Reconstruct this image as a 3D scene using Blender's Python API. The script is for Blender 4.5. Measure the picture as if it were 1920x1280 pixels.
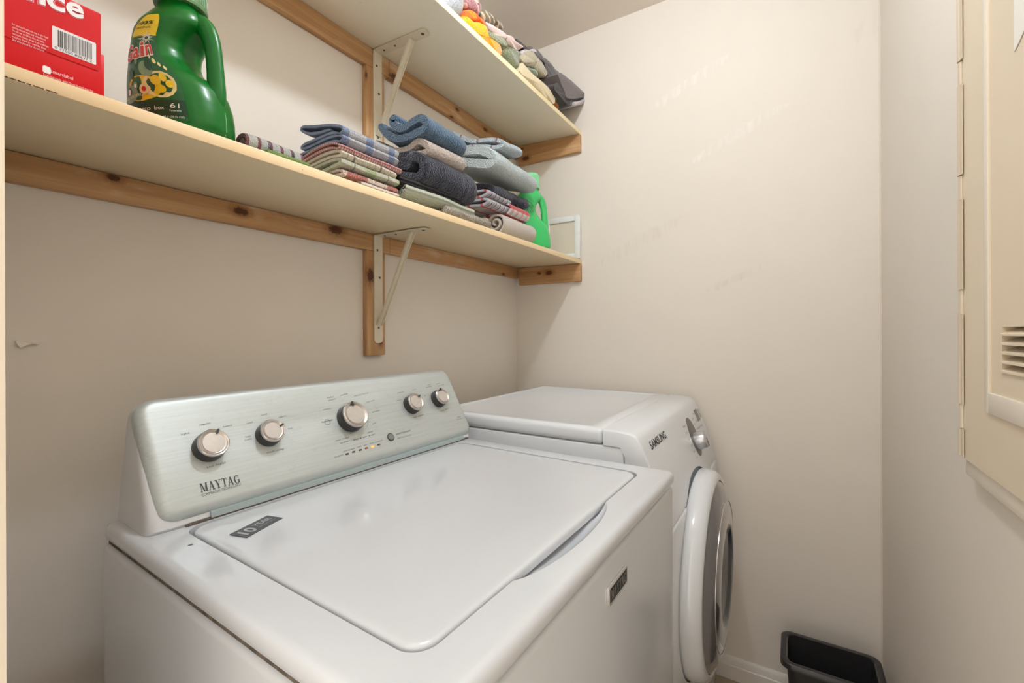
import bpy, bmesh, math, random
from mathutils import Vector, Matrix, noise
PI = math.pi
for o in list(bpy.data.objects): bpy.data.objects.remove(o)
S = bpy.context.scene
COL = S.collection

# ------------------------------------------------------------------ camera
H = 1.205                                   # camera height above the floor
F, CX, CY, YAW, ROLL = 839.2, 960.0, 623.34, 0.56047, -0.00382
_c, _s = math.cos(YAW), math.sin(YAW)
_M = Matrix(((_s, -_c, 0), (0, 0, -1), (_c, _s, 0)))
_Q = Matrix(((math.cos(ROLL), -math.sin(ROLL), 0), (math.sin(ROLL), math.cos(ROLL), 0), (0, 0, 1)))
RM = _Q @ _M                                # rows: right, down, forward
cd = bpy.data.cameras.new('camera'); cam = bpy.data.objects.new('camera', cd); COL.objects.link(cam)
cd.sensor_width = 36; cd.lens = F / 1920 * 36; cd.shift_y = -(640 - CY) / 1920; cd.clip_start = 0.01
rt, dn, fw = RM[0], RM[1], RM[2]
cam.matrix_world = Matrix(((rt[0], -dn[0], -fw[0], 0), (rt[1], -dn[1], -fw[1], 0), (rt[2], -dn[2], -fw[2], H), (0, 0, 0, 1)))
S.camera = cam

# ------------------------------------------------------------------ light and exposure
S.view_settings.view_transform = 'Standard'; S.view_settings.look = 'None'
S.view_settings.gamma = 1; S.view_settings.use_curve_mapping = False
S.view_settings.exposure = 0.11
W = bpy.data.worlds.new('world'); S.world = W; W.use_nodes = True
W.node_tree.nodes['Background'].inputs[0].default_value = (1.08, 0.99, 0.88, 1)
W.node_tree.nodes['Background'].inputs[1].default_value = 1.7
LAMP = Vector((0.66, 0.27, 2.36))          # ceiling globe (its glass gives the light)
LAMP_R = 0.036
LAMP_STRENGTH = 355.0

# ------------------------------------------------------------------ measured room
L = 1.73; D = 1.0584; R = -0.2258; CEIL = 2.448; LW = 0.0735

def ray(x, y):
    v = Vector(((x - CX) / F, (y - CY) / F, 1.0))
    return RM.transposed() @ v
O0 = Vector((0, 0, H))
def onX(x, y, X): r = ray(x, y); return O0 + r * (X / r[0])
def onY(x, y, Y): r = ray(x, y); return O0 + r * (Y / r[1])
def onZ(x, y, Z): r = ray(x, y); return O0 + r * ((Z - H) / r[2])
def onP(x, y, p, n): r = ray(x, y); return O0 + r * ((p - O0).dot(n) / r.dot(n))

# ------------------------------------------------------------------ materials
def newmat(name):
    m = bpy.data.materials.new(name); m.use_nodes = True
    return m, m.node_tree, m.node_tree.nodes['Principled BSDF']
def N(nt, typ, **kw):
    n = nt.nodes.new(typ)
    for k, v in kw.items():
        if k.startswith('i_'):
            key = k[2:]; key = int(key) if key.isdigit() else key
            n.inputs[key].default_value = v
        else: setattr(n, k, v)
    return n
def lnk(nt, a, b): nt.links.new(a, b)
def C(r, g, b): # sRGB 0-255 -> linear rgba
    f = lambda c: (c / 255 / 12.92) if c / 255 <= 0.04045 else ((c / 255 + 0.055) / 1.055) ** 2.4
    return (f(r), f(g), f(b), 1)
def mixc(nt, fac, a, b):
    n = N(nt, 'ShaderNodeMix', data_type='RGBA')
    for sock, v in ((n.inputs[0], fac), (n.inputs[6], a), (n.inputs[7], b)):
        if hasattr(v, 'is_output'): lnk(nt, v, sock)
        else: sock.default_value = v
    return n.outputs[2]
def mth(nt, op, a, b=None, c=None, clamp=False):
    n = N(nt, 'ShaderNodeMath', operation=op); n.use_clamp = clamp
    for i, v in enumerate((a, b, c)):
        if v is None: continue
        if hasattr(v, 'is_output'): lnk(nt, v, n.inputs[i])
        else: n.inputs[i].default_value = v
    return n.outputs[0]
def coords(nt, kind='Object', scale=(1, 1, 1)):
    t = N(nt, 'ShaderNodeTexCoord'); mp = N(nt, 'ShaderNodeMapping'); mp.inputs['Scale'].default_value = scale
    lnk(nt, t.outputs[kind], mp.inputs['Vector']); return mp.outputs['Vector']
def noi(nt, vec, scale, detail=3, rough=0.5, dist=0):
    n = N(nt, 'ShaderNodeTexNoise'); n.inputs['Scale'].default_value = scale; n.inputs['Detail'].default_value = detail
    n.inputs['Roughness'].default_value = rough; n.inputs['Distortion'].default_value = dist
    lnk(nt, vec, n.inputs['Vector']); return n.outputs['Fac']
def ramp(nt, fac, lo, hi):
    n = N(nt, 'ShaderNodeMapRange'); n.inputs['From Min'].default_value = lo; n.inputs['From Max'].default_value = hi
    lnk(nt, fac, n.inputs['Value']); return n.outputs['Result']
def bump(nt, bs, h, strength=0.3, dist=0.001):
    b = N(nt, 'ShaderNodeBump'); b.inputs['Strength'].default_value = strength; b.inputs['Distance'].default_value = dist
    lnk(nt, h, b.inputs['Height']); lnk(nt, b.outputs['Normal'], bs.inputs['Normal'])
def simple(name, col, rough=0.5, metal=0.0, vary=0.0, vscale=6, bmp=0.0, bscale=200, coat=0.0, emis=None, es=1, spec=None):
    m, nt, bs = newmat(name)
    bs.inputs['Base Color'].default_value = col; bs.inputs['Roughness'].default_value = rough; bs.inputs['Metallic'].default_value = metal
    bs.inputs['Coat Weight'].default_value = coat; bs.inputs['Coat Roughness'].default_value = 0.06
    if spec is not None: bs.inputs['Specular IOR Level'].default_value = spec
    v = coords(nt)
    if vary:
        d = tuple(c * (1 - vary) for c in col[:3]) + (1,)
        lnk(nt, mixc(nt, ramp(nt, noi(nt, v, vscale, 4), 0.35, 0.65), d, col), bs.inputs['Base Color'])
    if bmp: bump(nt, bs, noi(nt, v, bscale, 2), bmp, 0.001)
    if emis: bs.inputs['Emission Color'].default_value = emis; bs.inputs['Emission Strength'].default_value = es
    return m

def mat_wall(name, col=(0.80, 0.735, 0.655, 1), streaks=(), rough=0.62):
    m, nt, bs = newmat(name)
    v = coords(nt)
    c = mixc(nt, ramp(nt, noi(nt, v, 2.3, 5, 0.6), 0.3, 0.7), tuple(x * 0.965 for x in col[:3]) + (1,), col)
    # streaky paler and darker patches mixed into the colour: (centre, radius, colour, amount)
    for ctr, rad, sc, amt in streaks:
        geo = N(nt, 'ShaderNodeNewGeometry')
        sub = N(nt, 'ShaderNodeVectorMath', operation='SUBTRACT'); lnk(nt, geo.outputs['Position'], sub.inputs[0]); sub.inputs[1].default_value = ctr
        # shear: the streak band climbs to the right
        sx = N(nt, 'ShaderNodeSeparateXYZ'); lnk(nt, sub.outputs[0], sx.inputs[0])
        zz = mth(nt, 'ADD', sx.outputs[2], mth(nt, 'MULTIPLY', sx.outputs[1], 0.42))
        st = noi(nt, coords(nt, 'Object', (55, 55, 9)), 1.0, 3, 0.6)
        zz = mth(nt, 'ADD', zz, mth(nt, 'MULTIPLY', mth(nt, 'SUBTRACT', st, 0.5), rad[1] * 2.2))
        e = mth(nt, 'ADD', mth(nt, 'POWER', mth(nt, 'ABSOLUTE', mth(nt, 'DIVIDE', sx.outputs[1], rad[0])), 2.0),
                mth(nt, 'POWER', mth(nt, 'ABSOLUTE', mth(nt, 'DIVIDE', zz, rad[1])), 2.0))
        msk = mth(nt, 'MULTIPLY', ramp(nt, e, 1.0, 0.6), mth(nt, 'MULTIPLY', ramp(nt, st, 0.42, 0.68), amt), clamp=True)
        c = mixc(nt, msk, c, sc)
    lnk(nt, c, bs.inputs['Base Color'])
    bs.inputs['Roughness'].default_value = rough; bs.inputs['Specular IOR Level'].default_value = 0.3
    h = mth(nt, 'ADD', noi(nt, v, 240, 2), mth(nt, 'MULTIPLY', noi(nt, v, 9, 3), 4.0))
    bump(nt, bs, h, 0.12, 0.001)
    return m

def mat_wood(name, axis='X', knots=(), base=((172, 128, 84), (204, 162, 114)), chalk=0.5):
    m, nt, bs = newmat(name)
    sc = {'X': (2.2, 40, 40), 'Y': (40, 2.2, 40), 'Z': (40, 40, 2.2)}[axis]
    g = noi(nt, coords(nt, 'Object', sc), 1.0, 4, 0.55, 0.6)
    sc2 = {'X': (5, 160, 160), 'Y': (160, 5, 160), 'Z': (160, 160, 5)}[axis]
    g2 = noi(nt, coords(nt, 'Object', sc2), 1.0, 2, 0.5, 0.3)
    c = mixc(nt, ramp(nt, g, 0.3, 0.7), C(*base[0]), C(*base[1]))
    c = mixc(nt, mth(nt, 'MULTIPLY', ramp(nt, g2, 0.45, 0.75), 0.35), c, C(150, 100, 55))
    # worn limewash patches
    sc3 = {'X': (6, 22, 22), 'Y': (22, 6, 22), 'Z': (22, 22, 6)}[axis]
    w = noi(nt, coords(nt, 'Object', sc3), 1.0, 4, 0.6, 0.4)
    c = mixc(nt, mth(nt, 'MULTIPLY', ramp(nt, w, 0.56, 0.70), chalk), c, C(222, 196, 168))
    geo = N(nt, 'ShaderNodeNewGeometry')
    for k in knots:
        p, r = k
        el = {'X': (0.55, 1, 1), 'Y': (1, 0.55, 1), 'Z': (1, 1, 0.55)}[axis]
        sub = N(nt, 'ShaderNodeVectorMath', operation='SUBTRACT'); lnk(nt, geo.outputs['Position'], sub.inputs[0]); sub.inputs[1].default_value = p
        mul = N(nt, 'ShaderNodeVectorMath', operation='MULTIPLY'); lnk(nt, sub.outputs[0], mul.inputs[0]); mul.inputs[1].default_value = el
        ln = N(nt, 'ShaderNodeVectorMath', operation='LENGTH'); lnk(nt, mul.outputs[0], ln.inputs[0])
        d = mth(nt, 'ADD', ln.outputs['Value'], mth(nt, 'MULTIPLY', mth(nt, 'SUBTRACT', noi(nt, coords(nt), 160, 2), 0.5), r * 0.9))
        c = mixc(nt, mth(nt, 'MULTIPLY', ramp(nt, d, r * 1.9, r * 1.1), 0.55), c, C(140, 88, 44))
        c = mixc(nt, ramp(nt, d, r, r * 0.6), c, C(84, 46, 24))
    lnk(nt, c, bs.inputs['Base Color']); bs.inputs['Roughness'].default_value = 0.5
    bump(nt, bs, g2, 0.2, 0.0006)
    return m

def mat_shelf(name, cols=((226, 208, 172), (233, 217, 184)), cracks=True):
    m, nt, bs = newmat(name)
    v = coords(nt)
    c = mixc(nt, ramp(nt, noi(nt, v, 3, 4), 0.35, 0.65), C(*cols[0]), C(*cols[1]))
    if cracks:
        vo = N(nt, 'ShaderNodeTexVoronoi', feature='DISTANCE_TO_EDGE'); vo.inputs['Scale'].default_value = 5.0
        wv = N(nt, 'ShaderNodeVectorMath', operation='ADD'); lnk(nt, v, wv.inputs[0])
        nn = N(nt, 'ShaderNodeTexNoise'); nn.inputs['Scale'].default_value = 9; lnk(nt, v, nn.inputs['Vector'])
        sc = N(nt, 'ShaderNodeVectorMath', operation='SCALE'); sc.inputs['Scale'].default_value = 0.12; lnk(nt, nn.outputs['Color'], sc.inputs[0])
        lnk(nt, sc.outputs[0], wv.inputs[1]); lnk(nt, wv.outputs[0], vo.inputs['Vector'])
        line = mth(nt, 'MULTIPLY', ramp(nt, vo.outputs['Distance'], 0.016, 0.006), ramp(nt, noi(nt, v, 2.1, 2), 0.52, 0.60))
        # the cracks gather at the left end of the board
        sx = N(nt, 'ShaderNodeSeparateXYZ'); lnk(nt, v, sx.inputs[0])
        line = mth(nt, 'MULTIPLY', line, ramp(nt, sx.outputs[0], 0.62, 0.40))
        c = mixc(nt, mth(nt, 'MULTIPLY', line, 0.28, clamp=True), c, C(130, 100, 66))
    sp = ramp(nt, noi(nt, v, 75, 2), 0.76, 0.80)
    c = mixc(nt, mth(nt, 'MULTIPLY', sp, 0.4), c, C(120, 90, 60))
    lnk(nt, c, bs.inputs['Base Color']); bs.inputs['Roughness'].default_value = 0.38
    bump(nt, bs, noi(nt, v, 60, 3), 0.08, 0.001)
    return m

def mat_cloth(name, col, col2=None, bscale=700, bstr=0.8, rib=None, stripes=(), sheen=0.3, vary=0.12, weave=None):
    """stripes: list of (axis 'u'|'v', period, offset, width, colour, amount)"""
    m, nt, bs = newmat(name)
    uv = N(nt, 'ShaderNodeTexCoord').outputs['UV']
    sx = N(nt, 'ShaderNodeSeparateXYZ'); lnk(nt, uv, sx.inputs[0])
    v = coords(nt)
    c2 = col2 or tuple(x * (1 - vary) for x in col[:3]) + (1,)
    c = mixc(nt, ramp(nt, noi(nt, v, 260, 3, 0.6), 0.3, 0.7), c2, col)
    for ax, per, off, wid, sc, amt in stripes:
        q = mth(nt, 'FRACT', mth(nt, 'DIVIDE', mth(nt, 'ADD', sx.outputs[0 if ax == 'u' else 1], off), per))
        c = mixc(nt, mth(nt, 'MULTIPLY', mth(nt, 'LESS_THAN', q, wid), amt), c, sc)
    lnk(nt, c, bs.inputs['Base Color'])
    bs.inputs['Roughness'].default_value = 0.95; bs.inputs['Specular IOR Level'].default_value = 0.1
    bs.inputs['Sheen Weight'].default_value = sheen; bs.inputs['Sheen Roughness'].default_value = 0.5
    h = noi(nt, v, bscale, 2)
    if rib:
        ax, per, amt = rib
        w = mth(nt, 'SINE', mth(nt, 'MULTIPLY', sx.outputs[0 if ax == 'u' else 1], 2 * PI / per))
        h = mth(nt, 'ADD', h, mth(nt, 'MULTIPLY', w, amt))
    if weave:
        w = mth(nt, 'MULTIPLY', mth(nt, 'SINE', mth(nt, 'MULTIPLY', sx.outputs[0], 2 * PI / weave)), mth(nt, 'SINE', mth(nt, 'MULTIPLY', sx.outputs[1], 2 * PI / weave)))
        h = mth(nt, 'ADD', h, w)
    bump(nt, bs, h, bstr, 0.006)
    return m

# ------------------------------------------------------------------ object helpers
def link(name, me, mats, parent=None, smooth=35):
    o = bpy.data.objects.new(name, me); COL.objects.link(o)
    for mt in (mats if isinstance(mats, (list, tuple)) else [mats]): me.materials.append(mt)
    if smooth:
        for p in me.polygons: p.use_smooth = True
        if smooth < 180:
            me.set_sharp_from_angle(angle=math.radians(smooth))
    if parent: o.parent = parent; o.matrix_parent_inverse = parent_inv(parent)
    return o
def parent_inv(p):
    m = Matrix.Identity(4); q = p
    chain = []
    while q: chain.append(q); q = q.parent
    for q in reversed(chain): m = m @ q.matrix_parent_inverse @ q.matrix_basis
    return m.inverted()
def tag(o, label=None, cat=None, group=None, kind=None):
    if label: o['label'] = label
    if cat: o['category'] = cat
    if group: o['group'] = group
    if kind: o['kind'] = kind
    return o
def thing(name, loc, label, cat, group=None):
    o = bpy.data.objects.new(name, None); COL.objects.link(o); o.location = loc; o.empty_display_size = 0.05
    return tag(o, label, cat, group)
def bm_new(): return bmesh.new()
def bm_box(bm, a, b, mi=0, M=None):
    vs = [bm.verts.new(Vector((x, y, z))) for x in (a[0], b[0]) for y in (a[1], b[1]) for z in (a[2], b[2])]
    fs = [(0, 1, 3, 2), (4, 6, 7, 5), (0, 4, 5, 1), (2, 3, 7, 6), (0, 2, 6, 4), (1, 5, 7, 3)]
    for f in fs:
        q = bm.faces.new([vs[i] for i in f]); q.material_index = mi
    if M:
        for v in vs: v.co = M @ v.co
    return vs
def bevel(bm, r, seg=3, edges=None):
    bmesh.ops.bevel(bm, geom=edges or list(bm.edges), offset=r, segments=seg, profile=0.5, affect='EDGES', clamp_overlap=True)
def done(bm, name):
    bmesh.ops.recalc_face_normals(bm, faces=list(bm.faces))
    me = bpy.data.meshes.new(name); bm.to_mesh(me); bm.free(); return me
def box(name, a, b, mt, parent=None, bev=0.0, seg=2, M=None):
    bm = bm_new(); bm_box(bm, a, b)
    if bev: bevel(bm, bev, seg)
    if M:
        for v in bm.verts: v.co = M @ v.co
    return link(name, done(bm, name), mt, parent)
def struct(o): o['kind'] = 'structure'; return o
def bm_prism(bm, pts, f0, f1):
    """closed polygon pts, f0/f1 map a 2D point to 3D at both ends"""
    a = [bm.verts.new(f0(p)) for p in pts]; b = [bm.verts.new(f1(p)) for p in pts]
    n = len(pts)
    bm.faces.new(a); bm.faces.new(list(reversed(b)))
    for i in range(n): bm.faces.new((a[i], b[i], b[(i + 1) % n], a[(i + 1) % n]))
    return a, b
def bm_loft(bm, rings, cap=True, closed=True):
    R_ = [[bm.verts.new(p) for p in r] for r in rings]
    n = len(R_[0])
    for i in range(len(R_) - 1):
        for j in range(n if closed else n - 1):
            bm.faces.new((R_[i][j], R_[i][(j + 1) % n], R_[i + 1][(j + 1) % n], R_[i + 1][j]))
    if cap and closed: bm.faces.new(list(reversed(R_[0]))); bm.faces.new(R_[-1])
    return R_
def bm_tube(bm, pts, r, seg=10, rz=None, cap=True):
    pts = [Vector(p) for p in pts]; rings = []
    up = Vector((0, 0, 1)); prev = None
    for i, p in enumerate(pts):
        t = (pts[min(i + 1, len(pts) - 1)] - pts[max(i - 1, 0)]).normalized()
        if prev is None:
            a = t.cross(up)
            if a.length < 0.1: a = t.cross(Vector((1, 0, 0)))
        else: a = prev - t * prev.dot(t)
        a.normalize(); b = t.cross(a); prev = a
        rr = r[i] if isinstance(r, (list, tuple)) else r
        r2 = (rz[i] if isinstance(rz, (list, tuple)) else rz) if rz else rr
        rings.append([p + a * math.cos(2 * PI * k / seg) * rr + b * math.sin(2 * PI * k / seg) * r2 for k in range(seg)])
    bm_loft(bm, rings, cap)
def bm_lathe(bm, prof, c, axis, seg=48):
    """prof: (radius, height) along axis from c; open profile"""
    axis = Vector(axis).normalized(); a = axis.orthogonal().normalized(); b = axis.cross(a); c = Vector(c)
    rings = [[c + axis * h + (a * math.cos(2 * PI * k / seg) + b * math.sin(2 * PI * k / seg)) * max(r, 1e-5) for k in range(seg)] for r, h in prof]
    return bm_loft(bm, rings, prof[0][0] < .003 and prof[-1][0] < .003)
def catmull(pts, step):
    P = [Vector(p) for p in pts]; out = []
    P = [P[0] * 2 - P[1]] + P + [P[-1] * 2 - P[-2]]
    for i in range(1, len(P) - 2):
        n = max(2, int((P[i + 1] - P[i]).length / step))
        for k in range(n):
            t = k / n; a, b, c, d = P[i - 1:i + 3]
            out.append(0.5 * ((2 * b) + (c - a) * t + (2 * a - 5 * b + 4 * c - d) * t * t + (3 * b - a - 3 * c + d) * t ** 3))
    out.append(P[-2]); return out
def boolean(o, cutter, op='DIFFERENCE'):
    md = o.modifiers.new('b', 'BOOLEAN'); md.object = cutter; md.operation = op; md.solver = 'EXACT'
    dg = bpy.context.evaluated_depsgraph_get(); dg.update()
    me = bpy.data.meshes.new_from_object(o.evaluated_get(dg)); o.modifiers.remove(md)
    o.data = me; bpy.data.objects.remove(cutter)
    for p in me.polygons: p.use_smooth = True
    me.set_sharp_from_angle(angle=math.radians(35))
def rrect(x0, y0, x1, y1, r, n=6):
    out = []
    for cx, cy, a0 in ((x1 - r, y1 - r, 0), (x0 + r, y1 - r, PI / 2), (x0 + r, y0 + r, PI), (x1 - r, y0 + r, 1.5 * PI)):
        for k in range(n + 1):
            a = a0 + PI / 2 * k / n; out.append((cx + r * math.cos(a), cy + r * math.sin(a)))
    return out

# text as mesh, mapped by fn(x, y) -> 3D ; returns verts/faces appended to bm
_fcache = {}
def text_geo(s, bold=0.0, ext=0.0, res=3):
    key = (s, bold)
    if key in _fcache: return _fcache[key]
    cu = bpy.data.curves.new('t', 'FONT'); cu.body = s; cu.size = 1; cu.offset = bold; cu.resolution_u = res
    ob = bpy.data.objects.new('t', cu); COL.objects.link(ob)
    dg = bpy.context.evaluated_depsgraph_get(); dg.update()
    me = bpy.data.meshes.new_from_object(ob.evaluated_get(dg))
    vs = [(v.co.x, v.co.y) for v in me.vertices]; fs = [tuple(p.vertices) for p in me.polygons]
    bpy.data.objects.remove(ob); bpy.data.meshes.remove(me)
    x0 = min(v[0] for v in vs); x1 = max(v[0] for v in vs)
    _fcache[key] = (vs, fs, x0, x1)
    return _fcache[key]
def bm_text(bm, s, fn, width=None, height=None, bold=0.0, mi=0, aspect=1.0):
    """width: total text width in fn units (height follows unless given); origin at baseline left"""
    vs, fs, x0, x1 = text_geo(s, bold)
    k = (width / (x1 - x0)) if width else height
    ky = height if height else k * aspect
    nv = [bm.verts.new(fn((x - x0) * k, y * ky)) for x, y in vs]
    for f in fs:
        try: q = bm.faces.new([nv[i] for i in f]); q.material_index = mi
        except ValueError: pass
def bm_poly(bm, pts, fn, mi=0):
    q = bm.faces.new([bm.verts.new(fn(*p)) for p in pts]); q.material_index = mi; return q
# slab-serif letters drawn on a unit cell (0..1 x 0..1)
def seg4(x0, y0, x1, y1, w):  # slanted stroke with horizontal width w
    return [(x0, y0), (x0 + w, y0), (x1 + w, y1), (x1, y1)]
def rc(x0, y0, x1, y1): return [(x0, y0), (x1, y0), (x1, y1), (x0, y1)]
SERIF = {
 'M': (1.25, [rc(0, 0, .3, .07), rc(.11, 0, .19, 1), rc(0, .93, .25, 1), seg4(.6, 0, .12, 1, .2)[:0] or seg4(.52, .0, .12, 1, .22), seg4(.58, 0, .98, 1, .08), rc(.88, 0, 1.12, 1), rc(.78, 0, 1.22, .07), rc(.95, .93, 1.22, 1)]),
 'A': (1.05, [rc(-.02, 0, .28, .07), seg4(.08, 0, .45, 1, .09), seg4(.66, 0, .38, 1, .25), rc(.25, .3, .72, .37), rc(.55, 0, 1.02, .07)]),
 'Y': (1.0, [rc(-.02, .93, .42, 1), rc(.62, .93, 1.0, 1), seg4(.36, .42, .06, 1, .24), seg4(.5, .42, .77, 1, .08), rc(.37, 0, .6, .48), rc(.25, 0, .72, .07)]),
 'T': (0.95, [rc(.02, .92, .92, 1), rc(.02, .72, .08, .95), rc(.86, .72, .92, .95), rc(.36, 0, .58, 1), rc(.24, 0, .7, .07)]),
 'G': (1.0, []),
}
def _arc(cx, cy, r0, r1, ry0, ry1, a0, a1, n=14):
    o = [(cx + r1 * math.cos(a0 + (a1 - a0) * k / n), cy + ry1 * math.sin(a0 + (a1 - a0) * k / n)) for k in range(n + 1)]
    i = [(cx + r0 * math.cos(a0 + (a1 - a0) * k / n), cy + ry0 * math.sin(a0 + (a1 - a0) * k / n)) for k in range(n + 1)]
    return [[o[k], o[k + 1], i[k + 1], i[k]] for k in range(n)]
SERIF['G'][1].extend(_arc(.47, .5, .24, .47, .44, .52, math.radians(50), math.radians(318)) + [rc(.68, .08, .9, .45), rc(.55, .4, 1.0, .47), rc(.78, .66, .84, .98)])
def bm_serif(bm, word, fn, width, height, mi=0):
    tot = sum(SERIF[c][0] + 0.06 for c in word); k = width / tot; x = 0
    for c in word:
        w, polys = SERIF[c]
        for p in polys:
            if len(p) > 2: bm_poly(bm, [((x + a) * k, b * height) for a, b in p], fn, mi)
        x += w + 0.06

# folded cloth: a ribbon section (plane coordinates) swept along an axis
def ribbon(name, path, thick, a0, a1, mt, parent=None, axis='X', amp=0.003, freq=18, seed=0, ridges=(), sag=0.0, drift=(0, 0), taper=0.45, step=0.005, fine=0.0, zmin=None, tvar=0.12):
    """path: [(p,z)], p = Y when axis X, p = X when axis Y"""
    pts = catmull([(p[0], p[1], 0) for p in path], step)
    n = len(pts); m = max(6, int(abs(a1 - a0) / 0.006))
    bm = bm_new(); uvl = bm.loops.layers.uv.new('UVMap')
    rows = []; ls = [0]
    for i in range(1, n): ls.append(ls[-1] + (pts[i] - pts[i - 1]).length)
    for j in range(m + 1):
        t = j / m; a = a0 + (a1 - a0) * t
        dd = min(t, 1 - t) * abs(a1 - a0)
        k = 1.0
        rt_ = thick * 0.6
        if dd < rt_: k = taper + (1 - taper) * math.sqrt(max(0, 1 - (1 - dd / rt_) ** 2))
        for (rc_, rw, ra) in ridges: k += ra * math.exp(-((t - rc_) / rw) ** 2)
        ring_p, ring_m = [], []
        for i, p in enumerate(pts):
            tg = pts[min(i + 1, n - 1)] - pts[max(i - 1, 0)]; tg.normalize(); nr = Vector((-tg.y, tg.x, 0))
            nz = noise.noise_vector(Vector((p.x * freq + seed * 7.3, p.y * freq, a * freq * 0.8)))
            q = p + Vector((nz.x * amp + drift[0] * t, nz.y * amp + drift[1] * t - sag * math.sin(PI * t), 0))
            th = thick / 2 * k * (1 + tvar * noise.noise(Vector((ls[i] * 30, a * 30, seed * 3.1))))
            e = min(ls[i], ls[-1] - ls[i])
            if e < th: th *= max(0.15, math.sqrt(max(0, 1 - (1 - e / th) ** 2)))
            f = fine * noise.noise(Vector((p.x * 260, p.y * 260, a * 260))) if fine else 0
            for s, rg in ((1, ring_p), (-1, ring_m)):
                w = q + nr * s * (th + f)
                if zmin is not None and w.y < zmin: w.y = zmin
                rg.append(Vector((a, w.x, w.y)) if axis == 'X' else Vector((w.x, a, w.y)))
        rows.append(([bm.verts.new(v) for v in ring_p], [bm.verts.new(v) for v in ring_m], a))
    def quad(vs, us):
        f = bm.faces.new(vs)
        for lp, u in zip(f.loops, us): lp[uvl].uv = u
    for j in range(m):
        P0, M0, A0 = rows[j]; P1, M1, A1 = rows[j + 1]
        for i in range(n - 1):
            quad((P0[i], P0[i + 1], P1[i + 1], P1[i]), ((ls[i], A0), (ls[i + 1], A0), (ls[i + 1], A1), (ls[i], A1)))
            quad((M0[i], M1[i], M1[i + 1], M0[i + 1]), ((ls[i], A0), (ls[i], A1), (ls[i + 1], A1), (ls[i + 1], A0)))
        quad((P0[0], P1[0], M1[0], M0[0]), ((0, A0), (0, A1), (0.01, A1), (0.01, A0)))
        quad((P0[-1], M0[-1], M1[-1], P1[-1]), ((ls[-1], A0), (ls[-1], A0), (ls[-1], A1), (ls[-1], A1)))
    for j, fl in ((0, 0), (m, 1)):
        P0, M0, A0 = rows[j]
        for i in range(n - 1): quad((P0[i], M0[i], M0[i + 1], P0[i + 1]), ((ls[i], A0), (ls[i], A0 + 0.004), (ls[i + 1], A0 + 0.004), (ls[i + 1], A0)))
    return link(name, done(bm, name), mt, parent, smooth=60)

# bundled cloth: closed outline (XZ) given depth along Y, soft edges and creases
def lump(name, outline, y0, y1, mt, parent=None, amp=0.006, freq=22, seed=0, rnd=0.02, zmin=None, slope=0.0, shift=0.0, crease=0.0, cdir=(1, 1)):
    P = [Vector((p[0], p[1], 0)) for p in outline]
    pts = catmull([tuple(p) for p in P + [P[0]]], 0.006)[:-1]
    c = sum(pts, Vector()) / len(pts); n = len(pts)
    bm = bm_new(); uvl = bm.loops.layers.uv.new('UVMap'); rows = []
    m = max(8, int((y1 - y0) / 0.006)); prof = []
    for j in range(m + 1):
        t = j / m; y = y0 + (y1 - y0) * t; d = min(t, 1 - t) * (y1 - y0)
        k = 1.0 if d >= rnd else math.sqrt(max(0.02, 1 - (1 - d / rnd) ** 2))
        prof.append((y, k))
    prof = [(y0, 0.02), (y0, 0.5 * prof[0][1] + 0.2)] + prof[1:-1] + [(y1, 0.4), (y1, 0.02)]
    size = max((p - c).length for p in pts)
    for y, k in prof:
        row = []
        for p in pts:
            q = c + (p - c) * (1 - (1 - k) * min(1, rnd * 1.2 / max((p - c).length, 1e-4)) if k > 0.3 else k)
            nz = noise.noise_vector(Vector((p.x * freq + seed * 5.1, p.y * freq, y * freq)))
            q = q + Vector((nz.x, nz.y, 0)) * amp
            if crease:
                ph = (p.x * cdir[0] + p.y * cdir[1]) * 300 + 4 * noise.noise(Vector((p.x * 20, p.y * 20, y * 20 + seed)))
                q = q + (p - c).normalized() * crease * math.sin(ph)
            yy = y + nz.z * amp * (1 if k > 0.3 else 0.5) + (q.y - c.y) * slope
            zq = q.y
            if zmin is not None: zq = max(zq, zmin)
            row.append(bm.verts.new(Vector((q.x + shift * (y - y0), yy, zq + max(0, yy - 0.752) * 0.052))))
        rows.append(row)
    for j in range(len(rows) - 1):
        for i in range(n):
            vs = (rows[j][i], rows[j][(i + 1) % n], rows[j + 1][(i + 1) % n], rows[j + 1][i])
            f = bm.faces.new(vs)
            for lp in f.loops: lp[uvl].uv = (lp.vert.co.x + lp.vert.co.z, lp.vert.co.y)
    bm.faces.new(rows[0]); bm.faces.new(list(reversed(rows[-1])))
    return link(name, done(bm, name), mt, parent, smooth=70)

exec_order = None
# ================================================================== THE ROOM
white = C(233, 224, 212)
Wl = mat_wall('wall_paint')
streak_list = []
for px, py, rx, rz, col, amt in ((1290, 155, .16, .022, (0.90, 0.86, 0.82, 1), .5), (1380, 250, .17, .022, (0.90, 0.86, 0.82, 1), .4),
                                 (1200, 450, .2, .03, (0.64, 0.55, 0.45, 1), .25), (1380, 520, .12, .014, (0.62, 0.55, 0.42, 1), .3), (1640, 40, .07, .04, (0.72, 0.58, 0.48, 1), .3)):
    p = onX(px, py, L); streak_list.append((tuple(p), (rx, rz), col, amt))
Wb = mat_wall('wall_paint_streaked', streaks=streak_list)
Wc = mat_wall('ceiling_paint', (0.84, 0.75, 0.65, 1), rough=0.7)
T = 0.1
struct(box('wall_left', (-0.3, D, 0), (L + T, D + T, CEIL), Wl))
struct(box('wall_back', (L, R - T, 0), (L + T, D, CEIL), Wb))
struct(box('wall_right', (-0.3, R - T, 0), (L, R, CEIL), Wl))
struct(box('ceiling', (-0.3, R - T, CEIL), (L + T, D + T, CEIL + T), Wc))
fm, nt, bs = newmat('floor_tile')
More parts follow.
